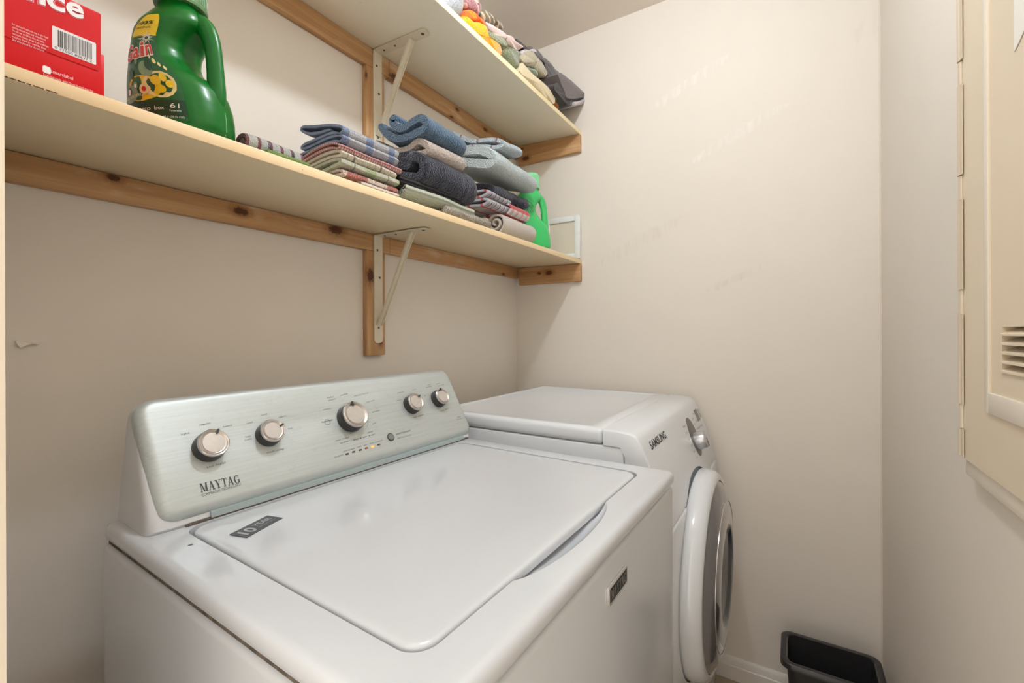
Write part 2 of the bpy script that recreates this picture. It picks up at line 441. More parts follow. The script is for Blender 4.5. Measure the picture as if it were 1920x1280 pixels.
v = coords(nt); br = N(nt, 'ShaderNodeTexBrick'); br.offset = 0; br.inputs['Scale'].default_value = 3.3
br.inputs['Color1'].default_value = C(176, 158, 136); br.inputs['Color2'].default_value = C(168, 150, 128); br.inputs['Mortar'].default_value = C(120, 106, 90)
br.inputs['Brick Width'].default_value = 1; br.inputs['Row Height'].default_value = 1; br.inputs['Mortar Size'].default_value = 0.012
lnk(nt, v, br.inputs['Vector']); lnk(nt, br.outputs['Color'], bs.inputs['Base Color']); bs.inputs['Roughness'].default_value = 0.35
struct(box('floor', (-1.6, R - T, -0.05), (L + T, D + T, 0), fm))
# wall with the doorway we look in through
bm = bm_new()
bm_box(bm, (-0.04, 0.45, 0), (LW, D, CEIL))
struct(link('wall_front', done(bm, 'wall_front'), Wl))
trimw = simple('trim_paint', C(232, 222, 204), 0.35)
struct(box('trim_1', (-0.045, 0.4488, 0), (0.0738, 0.4497, CEIL), trimw))
# baseboards with a stepped profile
bbw = simple('baseboard_paint', C(226, 220, 212), 0.3)
def baseboard(name, a, b, nrm, h=0.075):
    nrm = Vector(nrm); bm = bm_new(); a = Vector(a); b = Vector(b)
    prof = [(0, 0), (0.014, 0), (0.014, h * .62), (0.011, h * .66), (0.011, h * .72), (0.0085, h * .8), (0.0085, h * .86), (0.004, h * .97), (0.003, h), (0, h)]
    bm_prism(bm, prof, lambda p: a + nrm * p[0] + Vector((0, 0, p[1])), lambda p: b + nrm * p[0] + Vector((0, 0, p[1])))
    return struct(link(name, done(bm, name), bbw, smooth=30))
baseboard('baseboard_back', (L, R, 0), (L, D, 0), (-1, 0, 0))
baseboard('baseboard_right', (LW, R, 0), (L - 0.014, R, 0), (0, 1, 0))
# caulk bead running down both far corners
caulk = simple('caulk', C(226, 214, 196), 0.5)
for nm, x, y in (('trim_2', L - 0.0012, R + 0.0012), ('trim_3', L - 0.0012, D - 0.0012)):
    bm = bm_new(); bm_tube(bm, [(x + 0.0006 * noise.noise(Vector((0, 0, k))), y, 0.08 + k * (CEIL - 0.09) / 40) for k in range(41)], 0.0022, 6)
    struct(link(nm, done(bm, nm), caulk))

# ceiling lamp: metal pan and glowing glass globe
lm = thing('ceiling_lamp', (LAMP.x, LAMP.y, CEIL), 'round ceiling lamp with glowing white glass globe above the laundry machines', 'lamp')
bm = bm_new(); bm_lathe(bm, [(0.001, 0), (0.075, 0), (0.075, -0.012), (0.045, -0.03), (0.001, -0.03)], (LAMP.x, LAMP.y, CEIL - 0.0005), (0, 0, 1), 40)
link('canopy', done(bm, 'canopy'), simple('lamp_metal', C(220, 220, 215), 0.3, 0.6), lm)
bm = bm_new(); bmesh.ops.create_uvsphere(bm, u_segments=32, v_segments=20, radius=LAMP_R)
for v_ in bm.verts: v_.co = v_.co + LAMP
link('globe', done(bm, 'globe'), simple('lamp_glow', (1, 1, 1, 1), 0.3, emis=(0.89, 1.0, 1.12, 1), es=LAMP_STRENGTH), lm)

# ================================================================== ACCESS DOOR on the right wall
metalc = simple('enamel_cream', C(226, 210, 184), 0.38, vary=0.05, vscale=3)
metalp = simple('enamel_pale', C(232, 222, 206), 0.35)
ad = thing('access_door', (0.68, R, 1.0), 'cream metal access door with piano hinge and louvred vent on the right wall', 'access door')
zb = onY(1815, 862, R + 0.012).z; xh = 0.9015
ZT = 2.05; XL = 0.40
bm = bm_new()
fz = 0.022
bm_box(bm, (XL - 0.02, R, zb - fz), (xh + 0.004, R + 0.013, zb)); bm_box(bm, (XL - 0.02, R, zb), (XL, R + 0.013, ZT + fz))
bm_box(bm, (XL, R, ZT), (xh + 0.004, R + 0.013, ZT + fz)); bm_box(bm, (xh - 0.008, R, zb), (xh + 0.004, R + 0.004, ZT))
bevel(bm, 0.0015, 2)
link('frame', done(bm, 'frame'), metalp, ad)
vz1 = onY(1879, 613, R + 0.017).z; vz0 = onY(1879, 699, R + 0.017).z; vx1 = onY(1879, 650, R + 0.017).x; vx0 = vx1 - 0.2
bm = bm_new(); dy0, dy1 = R + 0.004, R + 0.017; xd1 = xh - 0.006
bm_box(bm, (XL + 0.003, dy0, zb + 0.003), (xd1, dy1, vz0)); bm_box(bm, (XL + 0.003, dy0, vz1), (xd1, dy1, ZT - 0.003))
bm_box(bm, (vx1, dy0, vz0), (xd1, dy1, vz1)); bm_box(bm, (XL + 0.003, dy0, vz0), (vx0, dy1, vz1))
link('panel', done(bm, 'panel'), metalc, ad, smooth=0)
bm = bm_new(); ns = 5; ph_ = (vz1 - vz0) / ns
for k in range(ns):
    z = vz0 + k * ph_
    pr = [(R + 0.0045, z + ph_ * 0.95), (R + 0.0045, z + ph_ * 0.8), (dy1 - 0.001, z + 0.0006), (dy1 + 0.002, z + 0.0006), (dy1 + 0.002, z + 0.0028)]
    bm_prism(bm, pr, lambda p: Vector((vx0, p[0], p[1])), lambda p: Vector((vx1, p[0], p[1])))
link('louver', done(bm, 'louver'), metalc, ad, smooth=0)
box('vent_back', (vx0, R + 0.0004, vz0), (vx1, R + 0.002, vz1), simple('vent_dark', C(60, 52, 44), 0.8), ad)
mx = onY(1852, 700, dy1).x; mz = onY(1852, 772, dy1).z; mw = 0.0135
bm = bm_new()
bm_box(bm, (mx - mw, dy1 - 0.001, mz), (mx, dy1 + 0.0035, 2.0)); bm_box(bm, (0.46, dy1 - 0.001, mz), (mx - mw, dy1 + 0.0035, mz + 0.026))
bevel(bm, 0.0012, 2); link('moulding', done(bm, 'moulding'), metalp, ad)
# white notice taped high on the panel, only its corner shows
p1 = onY(1903, 98, dy1); bm = bm_new(); px_ = p1.x
bm_prism(bm, [(px_, p1.z), (px_, 1.86), (px_ - 0.16, 1.86), (px_ - 0.16, p1.z + 0.06)], lambda p: Vector((p[0], dy1 + 0.0003, p[1])), lambda p: Vector((p[0], dy1 + 0.0009, p[1])))
link('paper_notice', done(bm, 'paper_notice'), simple('paper', C(238, 234, 226), 0.7), ad, smooth=0)
# piano hinge: alternating knuckles
hg = simple('hinge_paint', C(216, 202, 180), 0.3, 0.2)
bm = bm_new(); zk = onY(1816, 859, R + 0.015).z; seq = [(0.040, 1), (0.035, 0), (0.131, 1), (0.035, 0), (0.131, 1), (0.035, 0), (0.131, 1), (0.035, 0), (0.131, 1), (0.035, 0), (0.131, 1), (0.035, 0), (0.1, 1)]
for ln_, big in seq:
    r_ = 0.0052 if big else 0.0040
    bm_tube(bm, [(xh, R + 0.0165, zk), (xh, R + 0.0165, zk + ln_ - 0.0006)], r_, 14)
    bm_box(bm, (xh - 0.012, R + 0.0165 + r_ * 0.3, zk), (xh, R + 0.0165 + r_ * 0.6, zk + ln_ - 0.0006)) if big else None
    zk += ln_
link('piano_hinge', done(bm, 'piano_hinge'), hg, ad)

# peeled paint flap on the left wall
bm = bm_new()
fl = [(28, 638), (74, 639), (76, 643), (70, 646), (60, 644), (48, 647), (36, 652), (30, 645)]
pts = [onY(x, y, D) for x, y in fl]
a = [bm.verts.new(Vector((p.x, D - 0.0004 - 0.006 * (k > 2), p.z))) for k, p in enumerate(pts)]
b_ = [bm.verts.new(v.co + Vector((0, -0.0006, 0))) for v in a]
bm.faces.new(a); bm.faces.new(list(reversed(b_)))
for i in range(len(a)): bm.faces.new((a[i], b_[i], b_[(i + 1) % len(a)], a[(i + 1) % len(a)]))
tag(link('paint_flake', done(bm, 'paint_flake'), simple('flake', C(236, 230, 222), 0.7), smooth=0), 'small torn flap of white paint peeling off the wall beside the washer', 'paint flake')

# ================================================================== SHELVES
def shelf(name, zfl, zfr, zbk, label, cracks, edge):
    """underside heights: front left, front right, back"""
    yf, yb = 0.742, D - 0.0005; t = 0.0175
    bm = bm_new(); x0, x1 = LW + 0.0005, L - 0.0005
    vs = bm_box(bm, (x0, yf, 0), (x1, yb, t))
    for v in bm.verts:
        u = (v.co.x - x0) / (x1 - x0); w = (v.co.y - yf) / (yb - yf)
        v.co.z += (zfl * (1 - u) + zfr * u) * (1 - w) + zbk * w
    bevel(bm, 0.0012, 2)
    for f in bm.faces:
        if f.calc_center_median().y < yf + 0.0015: f.material_index = 1
    o = link(name, done(bm, name), [mat_shelf(name + '_paint', cracks=cracks) if cracks else mat_shelf(name + '_paint', ((234, 226, 206), (240, 232, 214)), False), edge]); tag(o, label, 'shelf'); return o
edgem = mat_shelf('shelf_edge_paint', ((236, 206, 160), (244, 220, 180)), False)
edgeu = mat_shelf('shelf_edge_upper', ((246, 226, 178), (250, 236, 196)), False)
UZ, LZ = 2.0225, 1.489
lsh = shelf('lower_shelf', LZ + 0.002, LZ, LZ + 0.006, 'long cream-painted lower shelf board holding the towels and green detergent', True, edgem)
shelf('upper_shelf', UZ, UZ, UZ + 0.016, 'long cream-painted upper shelf board near the ceiling holding bundled linens', False, edgeu)
chip = simple('bare_edge', C(84, 56, 36), 0.8, vary=0.4, vscale=60)
for a_, b_ in ((6, 31), (33, 47), (50, 58), (62, 82), (86, 108)):
    q0, q1 = onY(a_, 149.4 + a_ * .318, 0.742), onY(b_, 149.4 + b_ * .318, 0.742)
    bm = bm_new(); n_ = 8; z0_ = LZ + 0.002
    pts = [(q0.x + (q1.x - q0.x) * k / n_, z0_ + 0.0006) for k in range(n_ + 1)] + [(q1.x - (q1.x - q0.x) * k / n_, z0_ + 0.0016 + 0.0010 * noise.noise(Vector((k * .9, a_, 0)))) for k in range(n_ + 1)]
    bm_prism(bm, pts, lambda p: Vector((p[0], 0.7425, p[1])), lambda p: Vector((p[0], 0.7416, p[1])))
    link('chipped_edge', done(bm, 'chipped_edge'), chip, lsh, smooth=0)
LTOP, UTOP = LZ + 0.0215, UZ + 0.0185

def kn(x, y, P, d): return (tuple(onY(x, y, P) if d == 'Y' else onX(x, y, P)))
yr = D - 0.019
def rail(name, z1, z0, label, knots):
    m = mat_wood(name + '_wood', 'X', knots)
    bm = bm_new(); bm_box(bm, (LW + 0.001, yr, z0), (0.958, D - 0.0005, z1)); bm_box(bm, (0.9592, yr, z0), (L - 0.0205, D - 0.0005, z1))
    bevel(bm, 0.0018, 2); return tag(link(name, done(bm, name), m), label, 'wooden rail')
rail('wooden_rail', LZ + 0.0052, LZ - 0.043, 'knotty pine wall rail running under the lower shelf', [(kn(452, 396, yr, 'Y'), .010), (kn(630, 431, yr, 'Y'), .0135), (kn(944, 514, yr, 'Y'), .006), (kn(212, 333, yr, 'Y'), .007)])
rail('wooden_rail', UZ + 0.015, UZ - 0.040, 'knotty pine wall rail running under the upper shelf', [(kn(738, 145, yr, 'Y'), .012), (kn(847, 220, yr, 'Y'), .007), (kn(910, 243, yr, 'Y'), .008), (kn(857, 205, yr, 'Y'), .006)])
def cleat(z1, z0, label, knots):
    m = mat_wood('cleat_wood', 'Y', knots)
    bm = bm_new(); vs = bm_box(bm, (L - 0.019, 0.741, z0), (L - 0.0005, D - 0.0205, z1[0]))
    for v in bm.verts:
        if v.co.z > z0 + 0.01: v.co.z = z1[0] + (z1[1] - z1[0]) * (v.co.y - .741) / (D - .761)
    bevel(bm, 0.0018, 2); return tag(link('wooden_cleat', done(bm, 'wooden_cleat'), m), label, 'wooden cleat')
xc = L - 0.019
cleat((LZ - .0008, LZ + .0045), 1.416, 'short pine cleat fixed to the end wall under the lower shelf', [(kn(1029, 511, xc, 'X'), .011), (kn(1011, 512, xc, 'X'), .006)])
cleat((UZ - .0008, UZ + .0145), 1.950, 'short pine cleat fixed to the end wall under the upper shelf', [(kn(985, 297, xc, 'X'), .011), (kn(979, 279, xc, 'X'), .004)])
def post(z0, z1, label, knots, wx=(0.8712, 0.9386)):
    m = mat_wood('post_wood', 'Z', knots, chalk=0.45)
    bm = bm_new(); bm_box(bm, (wx[0], yr, z0), (wx[1], D - 0.0005, z1)); bevel(bm, 0.0018, 2)
    return tag(link('wooden_post', done(bm, 'wooden_post'), m), label, 'wooden post')
post(1.140, LZ - 0.0435, 'upright pine backing board behind the lower shelf bracket', [(kn(695, 517, yr, 'Y'), .014), (kn(714, 640, yr, 'Y'), .008)])
post(LTOP + 0.001, UZ - 0.0405, 'upright pine backing board behind the upper shelf bracket', [(kn(690, 265, yr, 'Y'), .006), (kn(686, 140, yr, 'Y'), .006)])

brk = simple('bracket_paint', C(222, 212, 190), 0.38, 0.1, vary=0.06, vscale=30)
scr = simple('screw_metal', C(110, 104, 96), 0.35, 0.9)
def bracket(zt, armz, label):
    yw = yr - 0.0004
    xa = 0.8948; w = 0.0315; t = 0.003
    r = thing('shelf_bracket', (xa + w / 2, yw, zt - armz), label, 'shelf bracket', 'painted steel shelf brackets')
    bm = bm_new()
    pl = rrect(xa, zt - armz, xa + w, zt - 0.002, 0.0110)
    pl = [(x, z if z < zt - 0.05 else zt - 0.0012) if z > zt - 0.02 else (x, z) for x, z in pl]
    bm_prism(bm, pl, lambda p: Vector((p[0], yw, p[1])), lambda p: Vector((p[0], yw - t, p[1])))
    link('vertical_arm', done(bm, 'vertical_arm'), brk, r)
    yl = 0.20
    bm = bm_new(); pl = rrect(xa, yw - yl, xa + w, yw, 0.0110)
    pl = [(x, y if y < yw - 0.05 else yw) for x, y in pl]
    slope = (0.0056 if zt < 1.8 else 0.015) / (D - .742)
    zf = lambda y: zt - (yw - y) * slope
    bm_prism(bm, pl, lambda p: Vector((p[0], p[1], zf(p[1]) - 0.0012)), lambda p: Vector((p[0], p[1], zf(p[1]) - 0.0012 - t)))
    link('horizontal_arm', done(bm, 'horizontal_arm'), brk, r)
    bm = bm_new(); a = Vector((xa + w / 2, yw - 0.138, zf(yw - .138) - 0.004)); b = Vector((xa + w / 2, yw - 0.004, zt - 0.250 * armz / 0.30))
    d = (b - a).normalized(); n_ = Vector((1, 0, 0)).cross(d); hw = 0.0085
    def pr(s): return [a + Vector((s * hw, 0, 0)) + n_ * 0.0, b + Vector((s * hw, 0, 0)) + n_ * 0.0]
    # channel-shaped strut
    prof = [(-hw, 0), (hw, 0), (hw, 0.007), (hw - .0018, 0.007), (hw - .0018, 0.002), (-hw + .0018, 0.002), (-hw + .0018, 0.007), (-hw, 0.007)]
    bm_prism(bm, prof, lambda p: a + Vector((p[0], 0, 0)) - n_ * p[1], lambda p: b + Vector((p[0], 0, 0)) - n_ * p[1])
    link('brace', done(bm, 'brace'), brk, r, smooth=0)
    for dz, dx in ((0.045, -.004), (0.125, .004), (armz - 0.045, 0)):
        bm = bm_new(); bm_lathe(bm, [(0.0001, .0016), (0.0022, .0014), (0.0036, 0.0005), (0.0036, 0)], (xa + w / 2 + dx, yw - t - 0.0001, zt - dz), (0, -1, 0), 14); link('screw', done(bm, 'screw'), scr, r)
    for dy in (0.03, 0.075, 0.182):
        bm = bm_new(); bm_lathe(bm, [(0.0001, .002), (0.003, .0016), (0.0048 if dy > .1 else .0032, 0.0005), (0.0048 if dy > .1 else .0032, 0)], (xa + w / 2, yw - dy, zf(yw - dy) - t - .0013), (0, 0, -1), 14); link('screw', done(bm, 'screw'), scr, r)
    return r
zb_l = LZ + 0.0050; zb_u = UZ + 0.0145
bracket(zb_l, zb_l - onY(708, 643, yr).z, 'cream painted steel bracket with diagonal brace below the lower shelf')
bracket(zb_u, 0.30, 'cream painted steel bracket with diagonal brace below the upper shelf')
# ================================================================== WASHER
enamel = simple('white_enamel', C(211, 215, 221), 0.22, coat=0.4, vary=0.02, vscale=4)
plasw = simple('white_plastic', C(216, 217, 220), 0.3, vary=0.03, vscale=5)
grime_and_shade = simple('grime_and_shade', C(96, 86, 76), 0.9)
WO = Vector((0.2195, 0.214, 0)); WT = math.radians(-1.3)
WM = Matrix.Translation(WO) @ Matrix.Rotation(WT, 4, 'Z')
WW, WD, ZD = 0.702, 0.638, 0.931
washer = thing('washing_machine', (0, 0, 0), 'white top-load washing machine with brushed steel console, standing nearest under the shelves', 'washing machine')
washer.matrix_basis = Matrix.Translation(WO) @ Matrix.Rotation(WT, 4, 'Z')
def wl(x, y, z): return WM @ Vector((x, y, z))
def wbox(name, a, b, mt, bev, parent=washer, seg=3): return box(name, a, b, mt, parent, bev, seg, M=WM)
# cabinet
bm = bm_new(); bm_box(bm, (0.0, 0.004, 0.02), (WW, WD, 0.9005))
bevel(bm, 0.008, 4)
for v in bm.verts: v.co = WM @ v.co
link('cabinet', done(bm, 'cabinet'), enamel, washer)
# dark gap under the top and a lip of grime in it
bm = bm_new(); bm_box(bm, (0.006, 0.010, 0.898), (WW - 0.006, WD - 0.005, 0.9045))
for v in bm.verts: v.co = WM @ v.co
link('seam_gap', done(bm, 'seam_gap'), simple('seam_dirt', C(120, 108, 94), 0.9, vary=0.6, vscale=60), washer, smooth=0)
# top deck with recess and finger scoop
bm = bm_new(); bm_box(bm, (0.001, 0.0, 0.9035), (WW - 0.001, WD, ZD)); bevel(bm, 0.011, 5)
for v in bm.verts:
    # slight forward bulge of the front edge, rounding of plan
    v.co = WM @ v.co
deck = link('top_deck', done(bm, 'top_deck'), enamel, washer)
lx0, lx1, ly0, ly1 = 0.058, 0.647, 0.057, 0.508
def cutter_prism(pts, z0, z1):
    bm = bm_new(); bm_prism(bm, pts, lambda p: wl(p[0], p[1], z0), lambda p: wl(p[0], p[1], z1)); return link('cut', done(bm, 'cut'), enamel)
def apply_world(o): return o
def wboolean(o, cut):
    # both meshes are in world coordinates; the parented object resolves to identity
    boolean(o, cut)
boolean_deck = cutter_prism(rrect(lx0 - 0.0045, ly0 - 0.0035, lx1 + 0.0045, ly1 + 0.004, 0.026, 8), ZD - 0.014, ZD + 0.02)
boolean(deck, boolean_deck)
# shallow outer step around the lid
bm = bm_new(); bmesh.ops.create_uvsphere(bm, u_segments=64, v_segments=32, radius=1)
for v in bm.verts: v.co = wl(0.335 + v.co.x * 0.148, 0.064 + v.co.y * 0.036, ZD + 0.006 + v.co.z * 0.025)
boolean(deck, link('cut', done(bm, 'cut'), enamel))
# raised line running round the lid opening
bm = bm_new(); rr = rrect(lx0 - 0.026, ly0 - 0.026, lx1 + 0.026, ly1 + 0.2, 0.045, 8)
pth = [wl(x, y, ZD - 0.0012) for x, y in rr if y < 0.5]
# lid: crowned slab with rolled edge
bm = bm_new(); nx, ny = 40, 30
def lid_ring(ins, z, r):
    return [(x, y, z) for x, y in rrect(lx0 + ins, ly0 + ins, lx1 - ins, ly1 - ins, max(r - ins, 0.004), 8)]
rings = [[wl(*p) for p in lid_ring(i_, z_, 0.026)] for i_, z_ in ((0.003, ZD - 0.012), (0.0, ZD - 0.010), (0.0, ZD - 0.0035), (0.0008, ZD - 0.0012), (0.0028, ZD + 0.0004), (0.006, ZD + 0.0012), (0.012, ZD + 0.0015), (0.03, ZD + 0.0022), (0.07, ZD + 0.0032))]
bm_loft(bm, rings)
link('lid', done(bm, 'lid'), enamel, washer, smooth=40)
# crumbs of dirt in the lid gap
random.seed(4); bm = bm_new()
for k in range(26):
    y = ly1 - 0.004 - 0.20 * random.random() ** 2; c = wl(lx0 - 0.0022 + random.uniform(-.001, .001), y, ZD - 0.0115)
    s = random.uniform(.0008, .0022)
    bmesh.ops.create_icosphere(bm, subdivisions=1, radius=s, matrix=Matrix.Translation(c) @ Matrix.Diagonal((1, 1.6, .8, 1)))
tag(link('lint', done(bm, 'lint'), grime_and_shade, washer), kind='stuff')
# scuff mark by the lid corner and specks on the lid
spk = simple('speck', C(120, 118, 116), 0.8)
for (px, py, s) in ((358, 1021, .0028), (880, 876, .0012), (1166, 879, .0008)):
    bm = bm_new(); c = onZ(px, py, ZD + 0.0024 if s < .002 else ZD); bm_poly(bm, [(c.x + s * (1.5 if a % 2 else .8) * math.cos(a * PI / 3), c.y + s * math.sin(a * PI / 3)) for a in range(6)], lambda x, y: Vector((x, y, c.z + 0.0004))); link('speck', done(bm, 'speck'), spk, washer, smooth=0)

# console housing (white) : loft of YZ sections with draft
def sec(x, d, y_in=0.0):
    P = [(0.523, ZD - 0.002), (0.519, ZD + 0.004), (0.528, ZD + 0.03), (0.605, 1.085), (0.615, 1.097), (0.628, 1.1005), (0.640, 1.094), (0.644, 1.08), (0.645, ZD - 0.002)]
    cy = .59
    return [wl(x, cy + (y - cy) * (1 - y_in), ZD + (z - ZD) * (1 - d)) for y, z in P]
bm = bm_new()
xs = [(0.016, .16, .22), (0.0175, .08, .10), (0.021, .035, .05), (0.028, .012, .02), (0.040, .0, .0), (0.685, .0, .0), (0.697, .012, .02), (0.703, .035, .05), (0.706, .08, .1), (0.7075, .16, .22)]
rings = [sec(x, d, yi) for x, d, yi in xs]
# draft: lean the ends inward with height
for rg, (x, d, yi) in zip(rings, xs):
    for p in rg:
        k = (p.z - ZD) / 0.17; s = 1 if x < .3 else -1
        p.x += s * 0.014 * k if (x < .05 or x > .68) else 0
bm_loft(bm, rings); link('console_housing', done(bm, 'console_housing'), plasw, washer, smooth=50)
# fascia plane (steel)
fy0, fz0, fy1, fz1 = 0.5277, 0.9362, 0.6225, 1.101
FO = wl(0, fy0, fz0); FU = (wl(1, 0, 0) - wl(0, 0, 0)); FV = (wl(0, fy1, fz1) - wl(0, fy0, fz0)).normalized(); FN = FU.cross(FV).normalized()
FL_ = math.hypot(fy1 - fy0, fz1 - fz0)
if FN.y > 0: FN = -FN
fu0, fu1 = 0.026, 0.7135
def fp(u, v, h=0): return FO + FU * u + FV * v + FN * h
def fuv(px, py, h=0.0):
    p = onP(px, py, FO + FN * h, FN); d = p - FO; return d.dot(FU), d.dot(FV)
steel, nt, bs = newmat('brushed_steel')
v = coords(nt, 'Object', (6, 400, 400)); g = noi(nt, v, 1.0, 3)
c = mixc(nt, ramp(nt, g, 0.3, 0.7), C(188, 195, 194), C(198, 204, 203))
c = mixc(nt, mth(nt, 'MULTIPLY', ramp(nt, noi(nt, coords(nt), 55, 5, 0.7), 0.55, 0.75), 0.18), c, C(150, 152, 148))
lnk(nt, c, bs.inputs['Base Color']); bs.inputs['Metallic'].default_value = 0.45; bs.inputs['Roughness'].default_value = 0.46
bs.inputs['Anisotropic'].default_value = 0.4
bump(nt, bs, g, 0.06, 0.0004)
bm = bm_new()
FT = 0.016
rings = []
for ins, h in ((0.0, -0.004), (0.0, 0.004), (0.0012, 0.008), (0.004, 0.0115), (0.008, 0.0142), (0.0125, 0.0156), (0.017, FT)):
    rings.append([fp(u, vv, h) for u, vv in rrect(fu0 + ins, ins * 0.9, fu1 - ins, FL_ - ins * 0.8, max(0.026 - ins, 0.006), 7)])
bm_loft(bm, rings); link('console_fascia', done(bm, 'console_fascia'), steel, washer, smooth=30)
# pale blue-grey film strip along the foot of the fascia
film = simple('film_strip', C(176, 190, 192), 0.35, 0.3)
bm = bm_new()
pr = [(0.5150, ZD + 0.0026), (0.5165, ZD + 0.011), (0.532, ZD + 0.013), (0.530, ZD + 0.0026)]
bm_prism(bm, pr, lambda p: wl(0.092, p[0], p[1]), lambda p: wl(0.672, p[0], p[1])); link('trim_strip', done(bm, 'trim_strip'), film, washer, smooth=0)
bm = bm_new(); bm_box(bm, (0.06, 0.5155, ZD + 0.0002), (0.69, 0.520, ZD + 0.0022))
for v_ in bm.verts: v_.co = WM @ v_.co
link('shadow_gap', done(bm, 'shadow_gap'), grime_and_shade, washer, smooth=0)  # dark-coloured strip standing in for the shadow under the console
# knobs
kb = simple('knob_black', C(46, 46, 48), 0.35); kc = simple('knob_chrome', C(205, 200, 198), 0.2, 0.9); kf = simple('knob_face', C(205, 198, 192), 0.42, 0.45, vary=.04, vscale=200)
kh = 0.0215
for (px, py, r_, ang) in ((402, 828.5, .0230, 63), (513.5, 805.7, .0210, 22), (668.5, 775.5, .0287, 92), (781.5, 752, .0222, 40), (831, 741.5, .0220, 88)):
    h = kh if r_ < .025 else kh + 0.003
    u, vv = fuv(px, py, FT + h)
    c = fp(u, vv, FT + 0.0003); K = thing('x', c, None, None)
    bpy.data.objects.remove(K)
    bm = bm_new(); bm_lathe(bm, [(0.001, 0), (r_ * 1.02, 0), (r_ * 1.0, h * .35), (r_ * .955, h * .80), (0.001, h * .80)], c, FN, 56)
    kn_ = link('knob', done(bm, 'knob'), kb, washer)
    bm = bm_new(); bm_lathe(bm, [(0.001, h * .78), (r_ * .955, h * .78), (r_ * .965, h * .86), (r_ * .95, h * .95), (r_ * .90, h * .99), (r_ * .86, h * .985), (r_ * .80, h * .92), (r_ * .70, h * .885), (0.001, h * .885)], c, FN, 56)
    link('knob_ring', done(bm, 'knob_ring'), kc, kn_, smooth=40)
    bm = bm_new(); bm_lathe(bm, [(0.001, h * .86), (r_ * .685, h * .86), (r_ * .685, h * .915), (r_ * .66, h * .94), (0.001, h * .945)], c, FN, 48)
    link('knob_face', done(bm, 'knob_face'), kf, kn_, smooth=30)
    a = math.radians(ang); dr = FU * math.cos(a) + FV * math.sin(a); sd = FN.cross(dr)
    bm = bm_new(); pl = rrect(-.0014, r_ * .62, .0014, r_ * .98, .0012, 3)
    bm_prism(bm, pl, lambda p: c + sd * p[0] + dr * p[1] + FN * h * .86, lambda p: c + sd * p[0] + dr * p[1] + FN * (h * 1.06)); link('pointer', done(bm, 'pointer'), kb, kn_, smooth=0)
# start button
u, vv = fuv(733, 819, FT + .001); c = fp(u, vv, FT + .0002)
bm = bm_new(); bm_lathe(bm, [(0.001, 0), (.0089, 0), (.0089, .0008), (.0079, .0012), (.0077, .0005), (.001, .0005)], c, FN, 36); link('button_ring', done(bm, 'button_ring'), kb, washer)
bm = bm_new(); bm_lathe(bm, [(0.001, .0004), (.0074, .0004), (.0074, .0018), (.0066, .0025), (.001, .0026)], c, FN, 36); link('start_button', done(bm, 'start_button'), simple('button_grey', C(128, 130, 130), 0.4, 0.3), washer)
# indicator lamps (rounded slots)
lampoff = simple('led_off', C(76, 66, 58), 0.3); lampon = simple('led_on', C(240, 140, 50), 0.3, emis=(1.0, 0.30, 0.03, 1), es=1.6)
lampdim = simple('led_dim', C(140, 84, 50), 0.3)
for i, (px, py) in enumerate(((651, 851), (663, 847), (675.5, 843.5), (687, 840), (698.5, 837), (710, 833.5))):
    u, vv = fuv(px, py, FT); bm = bm_new()
    bm_prism(bm, rrect(u - .0038, vv - .0017, u + .0038, vv + .0017, .0016, 4), lambda p: fp(p[0], p[1], FT), lambda p: fp(p[0], p[1], FT + .0006))
    o = link('indicator_light', done(bm, 'indicator_light'), (lampon if i == 4 else lampdim if i == 3 else lampoff), washer, smooth=0)
    if i == 4: o['label'] = 'lit orange indicator light'
# printing on the fascia
ink = simple('ink_grey', C(92, 94, 96), 0.6); inkd = simple('ink_dark', C(70, 72, 76), 0.5)
HT = FT + 0.0003
def ctext(s, x0, y0, x1, y1, asp=1.0, bold=0.0, h=None):
    a = fuv(x0, y0, HT); b = fuv(x1, y1, HT); d = Vector((b[0] - a[0], b[1] - a[1])); w = d.length; d.normalize(); nrm = Vector((-d.y, d.x))
    bm = bm_new(); bm_text(bm, s, lambda x, y: fp(a[0] + d.x * x + nrm.x * y, a[1] + d.y * x + nrm.y * y, HT), width=w, bold=bold, aspect=asp, height=h)
    link('printed_word', done(bm, 'printed_word'), ink, washer, smooth=0)
def arc(px, py, r_, a0, a1, w=.0004):
    u, vv = fuv(px, py, HT); n = 40; bm = bm_new()
    for k in range(n):
        t0 = math.radians(a0 + (a1 - a0) * k / n); t1 = math.radians(a0 + (a1 - a0) * (k + 1) / n)
        bm_poly(bm, [(u + (r_ + q) * math.cos(t), vv + (r_ + q) * math.sin(t)) for q, t in ((0, t0), (0, t1), (w, t1), (w, t0))], lambda x, y: fp(x, y, HT))
    link('printed_arc', done(bm, 'printed_arc'), ink, washer, smooth=0)
hs = .0042
ctext('light', 340, 816, 356, 812.5, h=hs); ctext('regular', 374, 798, 396, 793.5, h=hs); ctext('heavy', 419, 801.5, 436, 797.5, h=hs)
ctext('soil level', 388, 878, 423, 868.5, h=.0056)
ctext('cold', 462, 795, 474, 792, h=hs); ctext('cool', 490, 779.5, 501, 777, h=hs); ctext('warm', 523, 783.5, 537, 780, h=hs); ctext('hot', 541, 805, 549, 803, h=hs); ctext('tap', 460, 820.5, 471, 818, h=hs); ctext('cold', 459, 826.5, 472, 823.5, h=hs)
ctext('wash temp', 500, 850.5, 533, 842, h=.0054)
ctext('bulky/', 614, 747, 627, 744, h=hs); ctext('sheets', 616, 752, 630, 748, h=hs); ctext('normal', 638.5, 742, 652, 738.5, h=hs); ctext('whites', 606, 769.5, 621, 766, h=hs)
